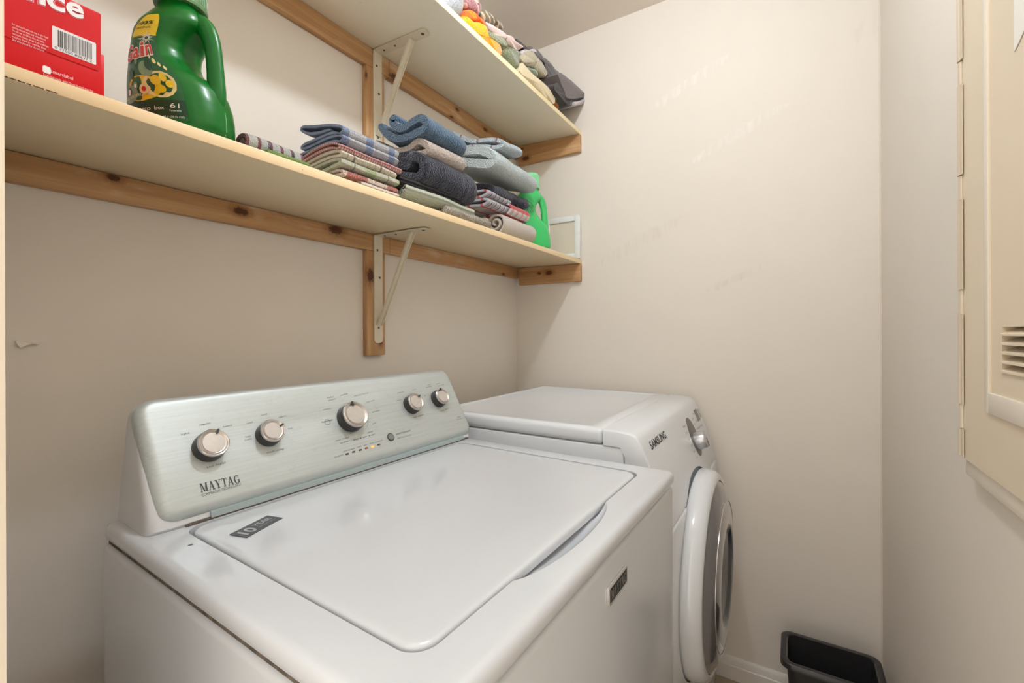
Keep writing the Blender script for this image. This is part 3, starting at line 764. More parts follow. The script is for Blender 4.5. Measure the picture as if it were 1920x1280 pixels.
ctext('whole home', 664, 743.5, 691, 737, h=hs); ctext('cold wash', 687, 755, 702, 751, h=hs); ctext('delicates', 698, 774, 712.5, 769.5, h=hs); ctext('soak', 698, 795.5, 706.5, 792.5, h=hs)
ctext('PowerWash', 604, 793, 624, 788, h=.0050, bold=.01); ctext('clean washer', 629, 827.5, 656, 820, h=hs); ctext('with affresh', 637, 832.5, 653, 827.5, h=.0036)
ctext('drain & spin', 663, 826, 688, 819, h=hs); ctext('rinse', 690, 812.5, 699.5, 809, h=hs); ctext('& spin', 692, 818, 703, 814, h=hs)
for s, a in (('sensing', (643.5, 847.5, 655.5, 843.5)), ('wash', (657.5, 843.5, 666, 840.5)), ('rinse', (670, 839.5, 678, 836.5)), ('spin', (682, 836, 689, 833.5)), ('done', (693.5, 832.5, 701, 830)), ('lid locked', (703, 830, 717, 825.5))):
    ctext(s, *a, h=.0036)
ctext('progress', 628, 858, 644, 853, h=hs)
ctext('start/pause', 743, 815.5, 770, 808, h=.0068, bold=.006); ctext('hold 3 sec. to cancel', 746, 822.5, 771, 815.5, h=.0042)
ctext('smooth', 746, 737, 757, 735, h=hs); ctext('cotton', 773, 732, 781, 730, h=hs); ctext('rinse', 744, 752, 753, 750, h=hs); ctext('cycle', 795, 742.5, 799, 741.5, h=hs); ctext('wash options', 774.5, 784, 795, 777.5, h=.0048)
ctext('auto', 802, 722.5, 808, 721, h=hs); ctext('sensing', 799, 727, 809, 724.5, h=hs); ctext('deep', 818, 720.5, 824, 719, h=hs); ctext('water wash', 820, 724.5, 833, 721, h=hs); ctext('water level', 825, 772, 841, 766.5, h=.0048)
ctext('he', 859, 783.5, 864, 781, h=.006); ctext('high efficiency', 857, 787, 870, 783.5, h=.0028)
arc(400, 838, .0275, 60, 160); arc(512, 813, .0262, 20, 160); arc(662, 784, .0345, -55, 245); arc(776, 757, .0265, 40, 160)
arc(614, 791, .0052, 0, 360, .0007)
bm = bm_new()
a = fuv(377, 923, HT); b = fuv(452, 904.5, HT); d = Vector((b[0] - a[0], b[1] - a[1])); w = d.length; d.normalize(); nr = Vector((-d.y, d.x))
bm_serif(bm, 'MAYTAG', lambda x, y: fp(a[0] + d.x * x + nr.x * y, a[1] + d.y * x + nr.y * y, HT), w, 0.0132)
link('brand_lettering', done(bm, 'brand_lettering'), inkd, washer, smooth=0)
ctext('COMMERCIAL TECHNOLOGY', 379, 931, 453, 909.5, h=.0058)
# dark "10 YEAR" sticker on the lid
sA = onZ(430, 1002, ZD + .003); sB = onZ(463, 1007.5, ZD + .003); sC = onZ(532, 971, ZD + .003); sD = onZ(505, 966, ZD + .003)
du = (sC - sB); dv = (sA - sB); zt_ = ZD + 0.0034
def st(x, y, h=0): p = sB + du * x + dv * y; return Vector((p.x, p.y, zt_ + h))
bm = bm_new(); bm_prism(bm, [(0, 0), (1, 0), (1, 1), (0, 1)], lambda p: st(p[0], p[1], -.0006), lambda p: st(p[0], p[1], 0))
stk = link('warranty_sticker', done(bm, 'warranty_sticker'), simple('sticker_grey', C(72, 76, 80), 0.4), washer, smooth=0)
bm = bm_new()
bm_text(bm, '10', lambda x, y: st(.08 + x, .18 + y, .0003), width=.30, height=.85, bold=.03)
bm_text(bm, 'YEAR', lambda x, y: st(.44 + x, .48 + y, .0003), width=.46, height=.42, bold=.02)
bm_text(bm, 'LIMITED PARTS WARRANTY', lambda x, y: st(.44 + x, .26 + y, .0003), width=.46, height=.12)
link('sticker_lettering', done(bm, 'sticker_lettering'), simple('sticker_ink', C(172, 176, 180), 0.4), stk, smooth=0)
# front badge
yb_ = 0.004 - 0.0004
def bl(px, py, off=0.0):
    p0 = wl(0, yb_ - off, 0); n = (wl(0, 1, 0) - wl(0, 0, 0)); return onP(px, py, p0, n)
q0, q1, q2, q3 = bl(1139.5, 1137.5), bl(1174, 1087), bl(1172.5, 1057.5), bl(1136, 1106)
bw = (q1 - q0).length; ctr = (q0 + q1 + q2 + q3) / 4; bh = ((q3 - q0).length + (q2 - q1).length) / 2
ex = FU.copy(); ez = Vector((0, 0, 1)); ey = -(wl(0, 1, 0) - wl(0, 0, 0))
def bd(x, z, h): return ctr + ex * x + ez * z + ey * h
bm = bm_new()
bm_loft(bm, [[bd(x, z, h) for x, z in rrect(-bw / 2 + i_, -bh / 2 + i_, bw / 2 - i_, bh / 2 - i_, .002, 3)] for i_, h in ((0, 0), (0, .0025), (.0012, .0035), (.0022, .0035), (.003, .0028))])
bg = link('front_badge', done(bm, 'front_badge'), simple('badge_chrome', C(225, 225, 225), 0.2, 0.8), washer)
bm = bm_new(); bm_prism(bm, rrect(-bw / 2 + .003, -bh / 2 + .003, bw / 2 - .003, bh / 2 - .003, .001, 2), lambda p: bd(p[0], p[1], .002), lambda p: bd(p[0], p[1], .0031)); link('badge_plate', done(bm, 'badge_plate'), simple('badge_black', C(34, 34, 36), 0.3), bg, smooth=0)
bm = bm_new(); bm_serif(bm, 'MAYTAG', lambda x, y: bd(-bw / 2 + .0065 + x, -bh / 2 + .0058 + y, .0034), bw - .013, bh - .0116); link('badge_lettering', done(bm, 'badge_lettering'), simple('badge_ink', C(190, 190, 190), 0.3, .6), bg, smooth=0)

# ================================================================== FRONT-LOAD MACHINE against the end wall
dry = thing('front_load_machine', (1.3515, 0.57, 0), 'white front-load laundry machine with round smoked-glass door, in the far corner', 'washing machine')
DX0, DX1 = 1.006, 1.698
enam2 = simple('white_enamel_far', C(228, 232, 237), 0.28, coat=0.3, vary=0.02)
box('cabinet', (DX0 + .002, 0.330, 0.02), (DX1 - .002, 0.905, 0.9375), enam2, dry, 0.004, 3)
# top cover with soft edges and shallow tray
bm = bm_new(); bm_box(bm, (DX0, 0.3815, 0.939), (DX1, 0.914, 0.977)); bevel(bm, 0.012, 5)
top = link('top_cover', done(bm, 'top_cover'), enam2, dry)
bm = bm_new(); bm_loft(bm, [[Vector((x, y, z)) for x, y in rrect(DX0 + .028 + i_, 0.425 + i_, DX1 - .022 - i_, 0.893 - i_, .02, 5)] for i_, z in ((-.004, .980), (0, .9768), (.005, .9745), (.006, .974))])
boolean(top, link('cut', done(bm, 'cut'), enam2))
# control panel: curved section
sc_ = [(0.3795, 0.977), (0.345, 0.9768), (0.318, 0.9745), (0.304, 0.970), (0.2955, 0.961), (0.289, 0.947), (0.276, 0.918), (0.262, 0.882), (0.248, 0.845), (0.238, 0.812), (0.231, 0.780), (0.230, 0.7655), (0.326, 0.7655), (0.3275, 0.918), (0.338, 0.9385), (0.3795, 0.9395)]
bm = bm_new(); cyc = .32
rings = []
for x, k in ((DX0, .90), (DX0 + .0012, .95), (DX0 + .004, .982), (DX0 + .009, 1.0), (DX1 - .009, 1.0), (DX1 - .004, .982), (DX1 - .0012, .95), (DX1, .90)):
    rings.append([Vector((x, .325 + (y - .325) * (k if y < .325 else 1), z - (0 if z < .955 else (1 - k) * .05))) for y, z in sc_])
bm_loft(bm, rings); cp = link('control_panel', done(bm, 'control_panel'), enam2, dry, smooth=40)
DC = Vector((1.352, 0, 0.542)); DR = 0.270
fp2 = box('front_panel', (DX0 + .002, 0.226, 0.03), (DX1 - .002, 0.3285, 0.7635), enam2, dry, 0.009, 4)
for ob in (cp, fp2):
    bm = bm_new(); bm_lathe(bm, [(0.001, 0), (DR + .0025, 0), (DR + .003, 0.004), (DR + .004, .034), (0.001, .034)], (DC.x, 0.246, DC.z), (0, -1, 0), 96)
    boolean(ob, link('cut', done(bm, 'cut'), enam2))
# door
dring = simple('door_ring_white', C(222, 225, 229), 0.12, coat=0.6)
smoke = simple('smoked_plastic', C(112, 110, 112), 0.10, coat=0.8); smoke2 = simple('smoked_window', C(96, 95, 98), 0.08, coat=1.0); dark = simple('dark_bowl', C(70, 72, 76), 0.14, coat=1.0); silver = simple('silver_rim', C(215, 212, 208), 0.18, 0.8)
DA = (DC.x, 0.232, DC.z)
bm = bm_new(); bm_lathe(bm, [(0.001, 0), (DR - .004, 0), (DR, .004), (DR + .0005, .024), (DR - .002, .036), (DR - .008, .046), (DR - .016, .052), (DR - .023, .0535), (DR - .028, .052), (DR - .030, .047), (DR - .034, .006), (0.001, .006)], DA, (0, -1, 0), 128)
dd = link('door', done(bm, 'door'), dring, dry, smooth=50)
bm = bm_new(); bm_lathe(bm, [(DR - .0305, .045), (DR - .0305, .050), (DR - .036, .056), (DR - .050, .064), (DR - .066, .070), (DR - .078, .0725), (DR - .079, .070)], DA, (0, -1, 0), 128)
link('door_trim', done(bm, 'door_trim'), smoke, dd, smooth=40)
bm = bm_new(); bm_lathe(bm, [(DR - .0780, .066), (DR - .0780, .0735), (DR - .0790, .0742), (DR - .0805, .0740), (DR - .0808, .066)], DA, (0, -1, 0), 128)
link('silver_rim', done(bm, 'silver_rim'), silver, dd, smooth=40)
bm = bm_new(); bm_lathe(bm, [(DR - .0806, .069), (DR - .0815, .0730), (DR - .100, .0765), (DR - .125, .0785), (DR - .140, .0785), (DR - .142, .0770), (DR - .143, .070)], DA, (0, -1, 0), 128)
link('window_surround', done(bm, 'window_surround'), smoke2, dd, smooth=40)
bm = bm_new(); bm_lathe(bm, [(0.001, .030), (.05, .033), (.085, .046), (DR - .150, .066), (DR - .1425, .0762), (DR - .1425, .070), (0.001, .024)], DA, (0, -1, 0), 96)
link('door_glass', done(bm, 'door_glass'), dark, dd, smooth=60)
# control panel surface frame: find Y,Z by walking the section
def cps(z):
    pts = sc_[3:12]
    for (ya, za), (yb2, zb2) in zip(pts, pts[1:]):
        if zb2 <= z <= za: t = (z - za) / (zb2 - za); return ya + (yb2 - ya) * t
    return .23
def cpn(z):
    y1 = cps(z + .006); y0 = cps(z - .006); n = Vector((0, -.012, y1 - y0)).normalized(); return n if n.y < 0 else -n
def cpix(px, py):
    z = .9
    for _ in range(30):
        p = onY(px, py, cps(z)); z = .5 * z + .5 * min(max(p.z, .78), .96)
    return onY(px, py, cps(z))
def cs(x, z, h=0): return Vector((x, cps(z), z)) + cpn(z) * h
# lettering
A = cpix(1219, 836); B = cpix(1250, 820)
bm = bm_new(); zz = (A.z + B.z) / 2 - .004
bm_text(bm, 'SAMSUNG', lambda x, y: cs(A.x + x, zz + y, .0006), width=B.x - A.x, height=.024, bold=.02)
link('brand_lettering', done(bm, 'brand_lettering'), simple('ink_black', C(60, 60, 62), 0.5), dry, smooth=0)
# elongated dial well and knob
T1 = cpix(1289, 779); T2 = cpix(1313, 859); dc = (T1 + T2) / 2
bm = bm_new(); nn = 40; rx, rz_ = .046, .056
rg = []
for h, k in ((-.001, 1), (.0006, 1), (.0009, .97)):
    rg.append([cs(dc.x + math.cos(2 * PI * i / nn) * rx * k, dc.z + math.sin(2 * PI * i / nn) * rz_ * k, h) for i in range(nn)])
bm_loft(bm, rg); link('dial_well', done(bm, 'dial_well'), simple('dial_well', C(104, 98, 94), 0.35), dry)
kc2 = simple('dial_silver', C(196, 198, 202), 0.22, 0.7)
kp = cpix(1305, 838); n = cpn(dc.z); cK = cs(dc.x + .004, dc.z - .014, .0008); dkr = .028
bm = bm_new(); bm_lathe(bm, [(0.001, 0), (dkr, 0), (dkr, .006), (dkr * .93, .026), (dkr * .86, .030), (0.001, .031)], cK, n, 40)
dial = link('dial', done(bm, 'dial'), kc2, dry)
upv = Vector((0, -n.z, n.y)); upv = upv if upv.z > 0 else -upv; a_ = Vector((1, 0, 0))
bm = bm_new(); bm_prism(bm, [(-.0012, -dkr * .8), (.0012, -dkr * .8), (.0012, dkr * .1), (-.0012, dkr * .1)], lambda p: cK + a_ * p[0] + upv * p[1] + n * .0305, lambda p: cK + a_ * p[0] + upv * p[1] + n * .0318)
link('pointer', done(bm, 'pointer'), simple('pointer_dark', C(80, 80, 84), .4), dial, smooth=0)
# display, button blocks, tiny legends
lcd = simple('display_grey', C(120, 118, 114), 0.25); pale = simple('legend_grey', C(172, 168, 164), 0.5)
def cpatch(name, x0, x1, z0, z1, m, h=.0008):
    bm = bm_new(); rg = [[cs(x, z, hh) for x, z in rrect(x0, z0, x1, z1, .003, 3)] for hh in (-.001, h)]
    bm_loft(bm, rg); return link(name, done(bm, name), m, dry, smooth=0)
Dp = cpix(1307, 778)
cpatch('display', Dp.x - .022, Dp.x + .022, Dp.z - .018, Dp.z + .018, lcd)
cpatch('button_block', Dp.x + .032, Dp.x + .052, Dp.z - .014, Dp.z + .014, simple('btn_grey', C(176, 174, 170), .4))
random.seed(2); lgk = simple('ink_soft', C(140, 138, 136), .5)
for x, z, w in [(dc.x - .085, dc.z + .04, .03), (dc.x - .082, dc.z + .022, .02), (dc.x - .080, dc.z + .004, .024), (dc.x - .078, dc.z - .014, .018), (dc.x - .078, dc.z - .032, .022), (dc.x - .07, dc.z - .05, .02),
                (dc.x + .055, dc.z + .04, .024), (dc.x + .056, dc.z + .024, .02), (dc.x + .056, dc.z + .008, .024), (dc.x + .056, dc.z - .008, .018)]:
    s = random.choice(['Normal', 'Delicates', 'Cotton', 'Rinse', 'Quick', 'Wool', 'Spin'])
    bm = bm_new(); bm_text(bm, s, lambda a, b: cs(x + a, z + b, .0006), width=w, height=.009); link('printed_word', done(bm, 'printed_word'), lgk, dry, smooth=0)
for i in range(4):
    for j in range(4):
        x = dc.x + .09 + i * .045; z = dc.z + .05 - j * .022
        if x < DX1 - .04 and not (abs(x - Dp.x) < .05 and abs(z - Dp.z) < .025):
            bm = bm_new(); bm_text(bm, ['Temp', 'Spin', 'Soil', 'Delay', 'Rinse', 'Signal'][(i + j) % 6], lambda a, b: cs(x + a, z + b, .0006), width=.024, height=.009); link('printed_word', done(bm, 'printed_word'), lgk, dry, smooth=0)

# ================================================================== WASTE BIN in the corner
bp = simple('black_plastic', C(48, 47, 48), 0.32, vary=.15, vscale=30); 
binr = thing('waste_bin', (1.54, -0.09, 0), 'black rectangular plastic waste bin standing in the far right corner', 'waste bin')
RZ = .28
bx0, bx1, by0, by1 = 1.462, 1.628, -.207, .034
cxb, cyb = (bx0 + bx1) / 2, (by0 + by1) / 2
def brect(k, grow, z, r): 
    hx = (bx1 - bx0) / 2 * k + grow; hy = (by1 - by0) / 2 * k + grow
    return [Vector((cxb + x, cyb + y, z)) for x, y in rrect(-hx, -hy, hx, hy, r, 5)]
bm = bm_new()
bm_loft(bm, [brect(.72, -.004, .0005, .02), brect(.74, -.002, .006, .022), brect(.90, -.004, RZ - .02, .024), brect(.90, -.004, RZ - .003, .024), brect(.90, -.0065, RZ - .003, .022), brect(.90, -.0065, RZ - .02, .022), brect(.74, -.0045, .010, .02)])
link('body', done(bm, 'body'), bp, binr, smooth=50)
bm = bm_new()
bm_loft(bm, [brect(1, -.0155, RZ - .004, .02), brect(1, -.0155, RZ - .001, .02), brect(1, -.013, RZ, .021), brect(1, -.003, RZ, .026), brect(1, -.0005, RZ - .002, .028), brect(1, 0, RZ - .016, .029), brect(1, -.0022, RZ - .016, .027), brect(1, -.0026, RZ - .004, .027), brect(1, -.0155, RZ - .004, .02)], cap=False)
link('rim', done(bm, 'rim'), bp, binr, smooth=50)
#@@PART3
# ================================================================== THINGS ON THE LOWER SHELF
LT = LTOP + 0.0006
def c2(x, y): return 540 + x / 3.4286, 180 + y / 3.4286          # reading frames used while measuring the photograph
def c4(x, y): return 420 + x / 5.3333, 200 + y / 5.3333
def c5(x, y): return 740 + x / 6.0, 320 + y / 6.0
def c6(x, y): return 860 + x / 6.096, y / 6.096
def pX(fr, X, pts): return [(p.y, p.z) for p in (onX(*fr(*q), X) for q in pts)]
def pY(fr, Y, pts): return [(p.x, p.z) for p in (onY(*fr(*q), Y) for q in pts)]

# ---- dryer-sheet box
red = simple('carton_red', C(206, 10, 20), 0.42, vary=.03, spec=.25); wht = simple('carton_white', C(240, 236, 236), 0.5); pink = simple('carton_pink', C(236, 150, 158), 0.5); blk = simple('carton_black', C(50, 48, 50), 0.5)
yb0 = 0.757
P = lambda x, y, h=0.0: Vector((onY(x, y, yb0).x, yb0 - h, onY(x, y, yb0).z))
xr = P(196, 180).x; zt = P(194, 30).z + .003
carton = thing('dryer_sheet_box', (.15, .80, LT), 'red cardboard dryer sheet box with white lettering and barcode on the lower shelf', 'box')
zm = P(197, 103).z
bm = bm_new(); bm_box(bm, (0.0755, yb0, LT), (xr, .875, zm - .0005)); bevel(bm, .0012, 2); link('carton', done(bm, 'carton'), red, carton)
bm = bm_new(); bm_box(bm, (0.0762, yb0 + .0008, zm - .004), (xr - .0025, .8745, zt)); bevel(bm, .0025, 2); link('carton_upper', done(bm, 'carton_upper'), red, carton)
# front flap with slanted lower edge
f1 = [P(2, 70), P(184, 132), P(187, 128), P(192, 36), P(192, 32)]
z0 = P(2, 66).z; zf = P(183, 133).z
bm = bm_new(); bm_prism(bm, [(0.0765, zf), (xr - .006, zf), (xr - .004, zf + .003), (xr - .0035, zt - .003), (0.0765, zt - .003)], lambda p: Vector((p[0], yb0 + .0004, p[1])), lambda p: Vector((p[0], yb0 - .0009, p[1])))
link('flap', done(bm, 'flap'), red, carton, smooth=0)
Hh = .0013
def bx_text(bm, s, p, w, h, bold=0.0, hh=Hh, asp=1.0):
    bm_text(bm, s, lambda x, y: Vector((p.x + x, yb0 - hh, p.z + y)), width=w, height=h, bold=bold, aspect=asp)
e1 = P(159, 30); 
wordx = 0.0895; ww = e1.x - wordx; wz = e1.z
def logo(bm, bold, hh):
    for i_, ch in enumerate('Bounce'):
        x0_ = (0, .165, .33, .50, .665, .83)[i_] * ww
        bm_text(bm, ch, lambda x, y: Vector((wordx + x0_ + x, yb0 - hh - i_ * .00001, wz - .0055 - .010 * (1 - (x0_ + x) / ww) + y)), width=ww * .158, height=.034, bold=bold)
bm = bm_new(); logo(bm, .060, .0012); link('logo_outline', done(bm, 'logo_outline'), pink, carton, smooth=0)
bm = bm_new(); logo(bm, .042, .0014); link('logo_border', done(bm, 'logo_border'), simple('logo_red', C(196, 20, 60), .4), carton, smooth=0)
bm = bm_new(); logo(bm, .024, .0016); link('logo', done(bm, 'logo'), wht, carton, smooth=0)
b0, b1, b2, b3 = P(97, 91), P(178, 122), P(181, 82), P(98, 49)
bx0_, bx1_ = (b0.x + b3.x) / 2, (b1.x + b2.x) / 2; bz0, bz1 = (b0.z + b1.z) / 2, (b2.z + b3.z) / 2
bm = bm_new(); bm_prism(bm, rrect(bx0_, bz0, bx1_, bz1, .0012, 3), lambda p: Vector((p[0], yb0 - .0008, p[1])), lambda p: Vector((p[0], yb0 - .0013, p[1]))); bcp = link('barcode_patch', done(bm, 'barcode_patch'), simple('barcode_white', C(228, 226, 226), .5), carton, smooth=0)
random.seed(11); bm = bm_new(); x = bx0_ + (bx1_ - bx0_) * .12; xe = bx1_ - (bx1_ - bx0_) * .1
while x < xe:
    w = random.choice((.0003, .0003, .0006, .0009)); bm_poly(bm, rc(x, bz0 + (bz1 - bz0) * .17, x + w, bz1 - (bz1 - bz0) * .10), lambda a, b: Vector((a, yb0 - .0015, b))); x += w + random.choice((.0003, .0005, .0008))
bm_text(bm, '0 37000 82637 2', lambda a, b: Vector((bx0_ + .002 + a, yb0 - .0015, bz0 + .0012 + b)), width=(bx1_ - bx0_) * .85, height=.004)
link('barcode', done(bm, 'barcode'), blk, bcp, smooth=0)
bm = bm_new(); 
lines = ['For outdoor freshness, toss in the dryer', 'to help reduce static and soften fabrics.', 'Do not use on fabrics that are flame', 'resistant. Keep away from children', 'and pets. Store in a cool dry place.', 'See side panel for directions']
a = P(22, 44); c_ = P(90, 70)
for i, s in enumerate(lines): bx_text(bm, s, Vector((a.x, 0, a.z - .0035 * i - .002)), (c_.x - a.x) * (1 - .06 * (i % 3)), .0034)
a = P(80, 128); bx_text(bm, 'smartlabel', Vector((P(95, 134).x, 0, P(95, 136).z)), P(137, 150).x - P(95, 134).x, .0058, 0, .0004)
bx_text(bm, 'Scan barcode with SmartLabel app for', Vector((P(81, 140).x, 0, P(81, 141).z)), P(175, 172).x - P(81, 140).x, .0036, 0, .0004)
bx_text(bm, 'more information', Vector((P(81, 140).x, 0, P(81, 146).z)), P(125, 157).x - P(81, 140).x, .0036, 0, .0004)
link('small_print', done(bm, 'small_print'), simple('print_pink', C(244, 206, 208), .5), carton, smooth=0)
ic = P(87.5, 131)
bm = bm_new(); bm_prism(bm, rrect(ic.x - .0035, ic.z - .0042, ic.x + .0035, ic.z + .0042, .002, 4), lambda p: Vector((p[0], yb0 + .0001, p[1])), lambda p: Vector((p[0], yb0 - .0005, p[1]))); link('icon', done(bm, 'icon'), wht, carton, smooth=0)
bm = bm_new()
for (x0_, z0_, x1_, z1_) in ((.078, .022, .091, .05), (.078, .004, .0875, .016)):
    bm_poly(bm, rc(x0_, P(5, 60).z + z0_ - .012, x1_, P(5, 60).z + z1_ - .012), lambda a, b: Vector((a, yb0 - .0013, b)))
link('panel_print', done(bm, 'panel_print'), pink, carton, smooth=0)

# ---- detergent bottles: oval body, handle loop, ribbed cap
grn = simple('bottle_green', C(0, 100, 26), 0.32, coat=0.1, spec=.35); grn2 = simple('bottle_bright_green', C(58, 190, 104), 0.32, coat=0.15)
capm = simple('cap_green', C(92, 128, 84), 0.3); capm2 = simple('cap_mint', C(130, 210, 150), 0.3)
def bottle(base, ang, mb, mc, label, sc=1.0, name='detergent_bottle', hscale=1.0):
    t = thing(name, base, label, 'bottle', None)
    e = Vector((math.cos(ang), math.sin(ang), 0)); n = Vector((math.sin(ang), -math.cos(ang), 0))  # e: handle side, n: label side (right-hand clockwise)
    B = Vector(base)
    #  z, minus extent, plus extent, half depth
    prof = [(0, .062, .066, .044), (.004, .067, .073, .049), (.012, .070, .078, .0515), (.035, .071, .077, .053), (.055, .0705, .073, .053), (.075, .070, .066, .0525), (.090, .069, .054, .051), (.105, .068, .034, .048), (.120, .067, .019, .046), (.135, .0655, .014, .0445), (.150, .064, .016, .044), (.165, .062, .026, .0435), (.178, .058, .040, .041), (.188, .051, .040, .0365), (.197, .041, .037, .032), (.205, .032, .030, .0275), (.212, .028, .028, .026), (.222, .027, .027, .0255)]
    def ex(z):
        for a_, b_ in zip(prof, prof[1:]):
            if a_[0] <= z <= b_[0]:
                k = (z - a_[0]) / (b_[0] - a_[0]); k = k * k * (3 - 2 * k) if False else k
                return [a_[i] + (b_[i] - a_[i]) * k for i in (1, 2, 3)]
        return list(prof[-1][1:])
    cz = [(0, 0), (.055, 0), (.075, -.005), (.09, -.012), (.105, -.018), (.12, -.022), (.135, -.023), (.15, -.021), (.165, -.015), (.18, -.010), (.192, -.003), (.3, 0)]
    def c0(z):
        for a_, b_ in zip(cz, cz[1:]):
            if a_[0] <= z <= b_[0]: return a_[1] + (b_[1] - a_[1]) * (z - a_[0]) / (b_[0] - a_[0])
        return 0
    def surf(th, z, off=0.0):
        m_, p_, d_ = ex(z); c_, s_ = math.cos(th), math.sin(th); pw = .78
        q0 = c0(z); x = q0 + (p_ - q0 if c_ > 0 else m_ + q0) * math.copysign(abs(c_) ** pw, c_); y = d_ * math.copysign(abs(s_) ** pw, s_)
        r_ = Vector((x, y)); r2 = r_ + r_.normalized() * (off / sc)
        return B + (e * r2.x + n * r2.y) * sc + Vector((0, 0, z * sc * hscale))
    zs = [0, .002, .004, .008, .012] + [.02 + .005 * k for k in range(40)]; zs = [z for z in zs if z < .212] + [.212, .222]
    bm = bm_new(); bm_loft(bm, [[surf(2 * PI * k / 64, z) for k in range(64)] for z in zs])
    body = link('body', done(bm, 'body'), mb, t, smooth=60)
    # handle
    hp = [(.014, .192), (.028, .190), (.042, .181), (.051, .164), (.056, .142), (.0585, .118), (.060, .096), (.0605, .076), (.058, .060), (.048, .050)]
    pts = catmull([(x, z, 0) for x, z in hp], .006)
    rr_ = []
    for i, p in enumerate(pts):
        k = i / (len(pts) - 1); rr_.append((.0115 + .004 * abs(2 * k - 1) ** 2) * sc)
    bm = bm_new(); bm_tube(bm, [B + e * p.x * sc + Vector((0, 0, p.y * sc * hscale)) for p in pts], [r * .86 for r in rr_], 18, rz=[r * 1.12 for r in rr_])
    link('handle', done(bm, 'handle'), mb, t, smooth=80)
    # mould seam along handle and foot
    bm = bm_new(); sp = [B + e * (p.x * sc + (.0118 if 0 < i else .01) * sc * .86) + Vector((0, 0, p.y * sc * hscale)) for i, p in enumerate(pts) if .3 < i / len(pts) < .9]
    bm_tube(bm, sp, .0006, 6); bm_tube(bm, [surf(0, z, .0001) for z in (.045, .035, .025, .015, .008)], .0006, 6)
    link('mould_seam', done(bm, 'mould_seam'), simple('seam', C(110, 180, 130), .4), t)
    bm = bm_new(); bm_lathe(bm, [(0.001, 0), (.0355 * sc, 0), (.0362 * sc, .004 * sc), (.0345 * sc, .006 * sc), (.034 * sc, .05 * sc), (.032 * sc, .054 * sc), (.001, .054 * sc)], B + Vector((0, 0, .2125 * sc * hscale)), (0, 0, 1), 60)
    cap = link('cap', done(bm, 'cap'), mc, t, smooth=40)
    bm = bm_new()
    for k in range(44):
        a_ = 2 * PI * k / 44; c_ = B + Vector((math.cos(a_) * .0343 * sc, math.sin(a_) * .0343 * sc, .2125 * sc * hscale + .010 * sc))
        bm_tube(bm, [c_, c_ + Vector((0, 0, .036 * sc))], .0007 * sc, 5)
    link('cap_ribs', done(bm, 'cap_ribs'), mc, cap)
    return t, surf
ba = math.radians(-64)
Bb = onY(341, 300, .832); base1 = (Bb.x, .832, LT)
bt, surf = bottle(base1, ba, grn, capm, 'dark green detergent bottle with flowered label on the lower shelf beside the red box', 1.0)
# label, wrapped on the broad side (theta 90 deg faces n); u across -1..1, z height
def ls(u, z, off): return surf(PI / 2 - u * 1.0 - .20, z, off)   # u>0 towards handle
def patch(bm, x0, x1, z0, z1, off, shape=None, nx=14, nz=14, mi=0):
    vs = {}
    for i in range(nx + 1):
        for j in range(nz + 1):
            t_ = j / nz; a_, b_ = (x0, x1) if shape is None else shape(t_)
            vs[i, j] = bm.verts.new(ls(a_ + (b_ - a_) * i / nx, z0 + (z1 - z0) * t_, off))
    for i in range(nx):
        for j in range(nz):
            f = bm.faces.new((vs[i, j], vs[i + 1, j], vs[i + 1, j + 1], vs[i, j + 1])); f.material_index = mi
lg = [simple('label_green', C(28, 92, 48), .35), simple('label_yellow', C(226, 196, 30), .35), simple('label_dark', C(16, 66, 42), .35), simple('label_cream', C(226, 214, 150), .35), simple('label_red', C(204, 60, 50), .35), simple('label_white', C(232, 232, 220), .35), simple('label_grey', C(120, 150, 110), .35)]
bm = bm_new()
patch(bm, 0, 0, .012, .168, .0005, lambda t_: (-1.02 + .25 * max(0, t_ - .6), .42 - .20 * t_ - .25 * max(0, t_ - .7)), 20, 26, 0)
patch(bm, 0, 0, .146, .180, .0008, lambda t_: (-.62 + .30 * t_ ** 2, .20 - .28 * t_ ** 2), 10, 8, 1)
patch(bm, 0, 0, .018, .042, .0008, lambda t_: (-1.02, .44 - .06 * t_), 16, 6, 2)
bmesh.ops.recalc_face_normals(bm, faces=list(bm.faces))
def blob_on(u, z, ru, rz2, off, mi, n_=14, rot=0.0):
    pts = []
    for k in range(n_):
        a_ = 2 * PI * k / n_; x = math.cos(a_) * ru; y = math.sin(a_) * rz2
        pts.append((u + (x * math.cos(rot) - y * math.sin(rot) * ru / rz2), z + (y * math.cos(rot) + x * math.sin(rot) * rz2 / ru)))
    q = bm.faces.new([bm.verts.new(ls(a_, b_, off)) for a_, b_ in pts]); q.material_index = mi
random.seed(7)
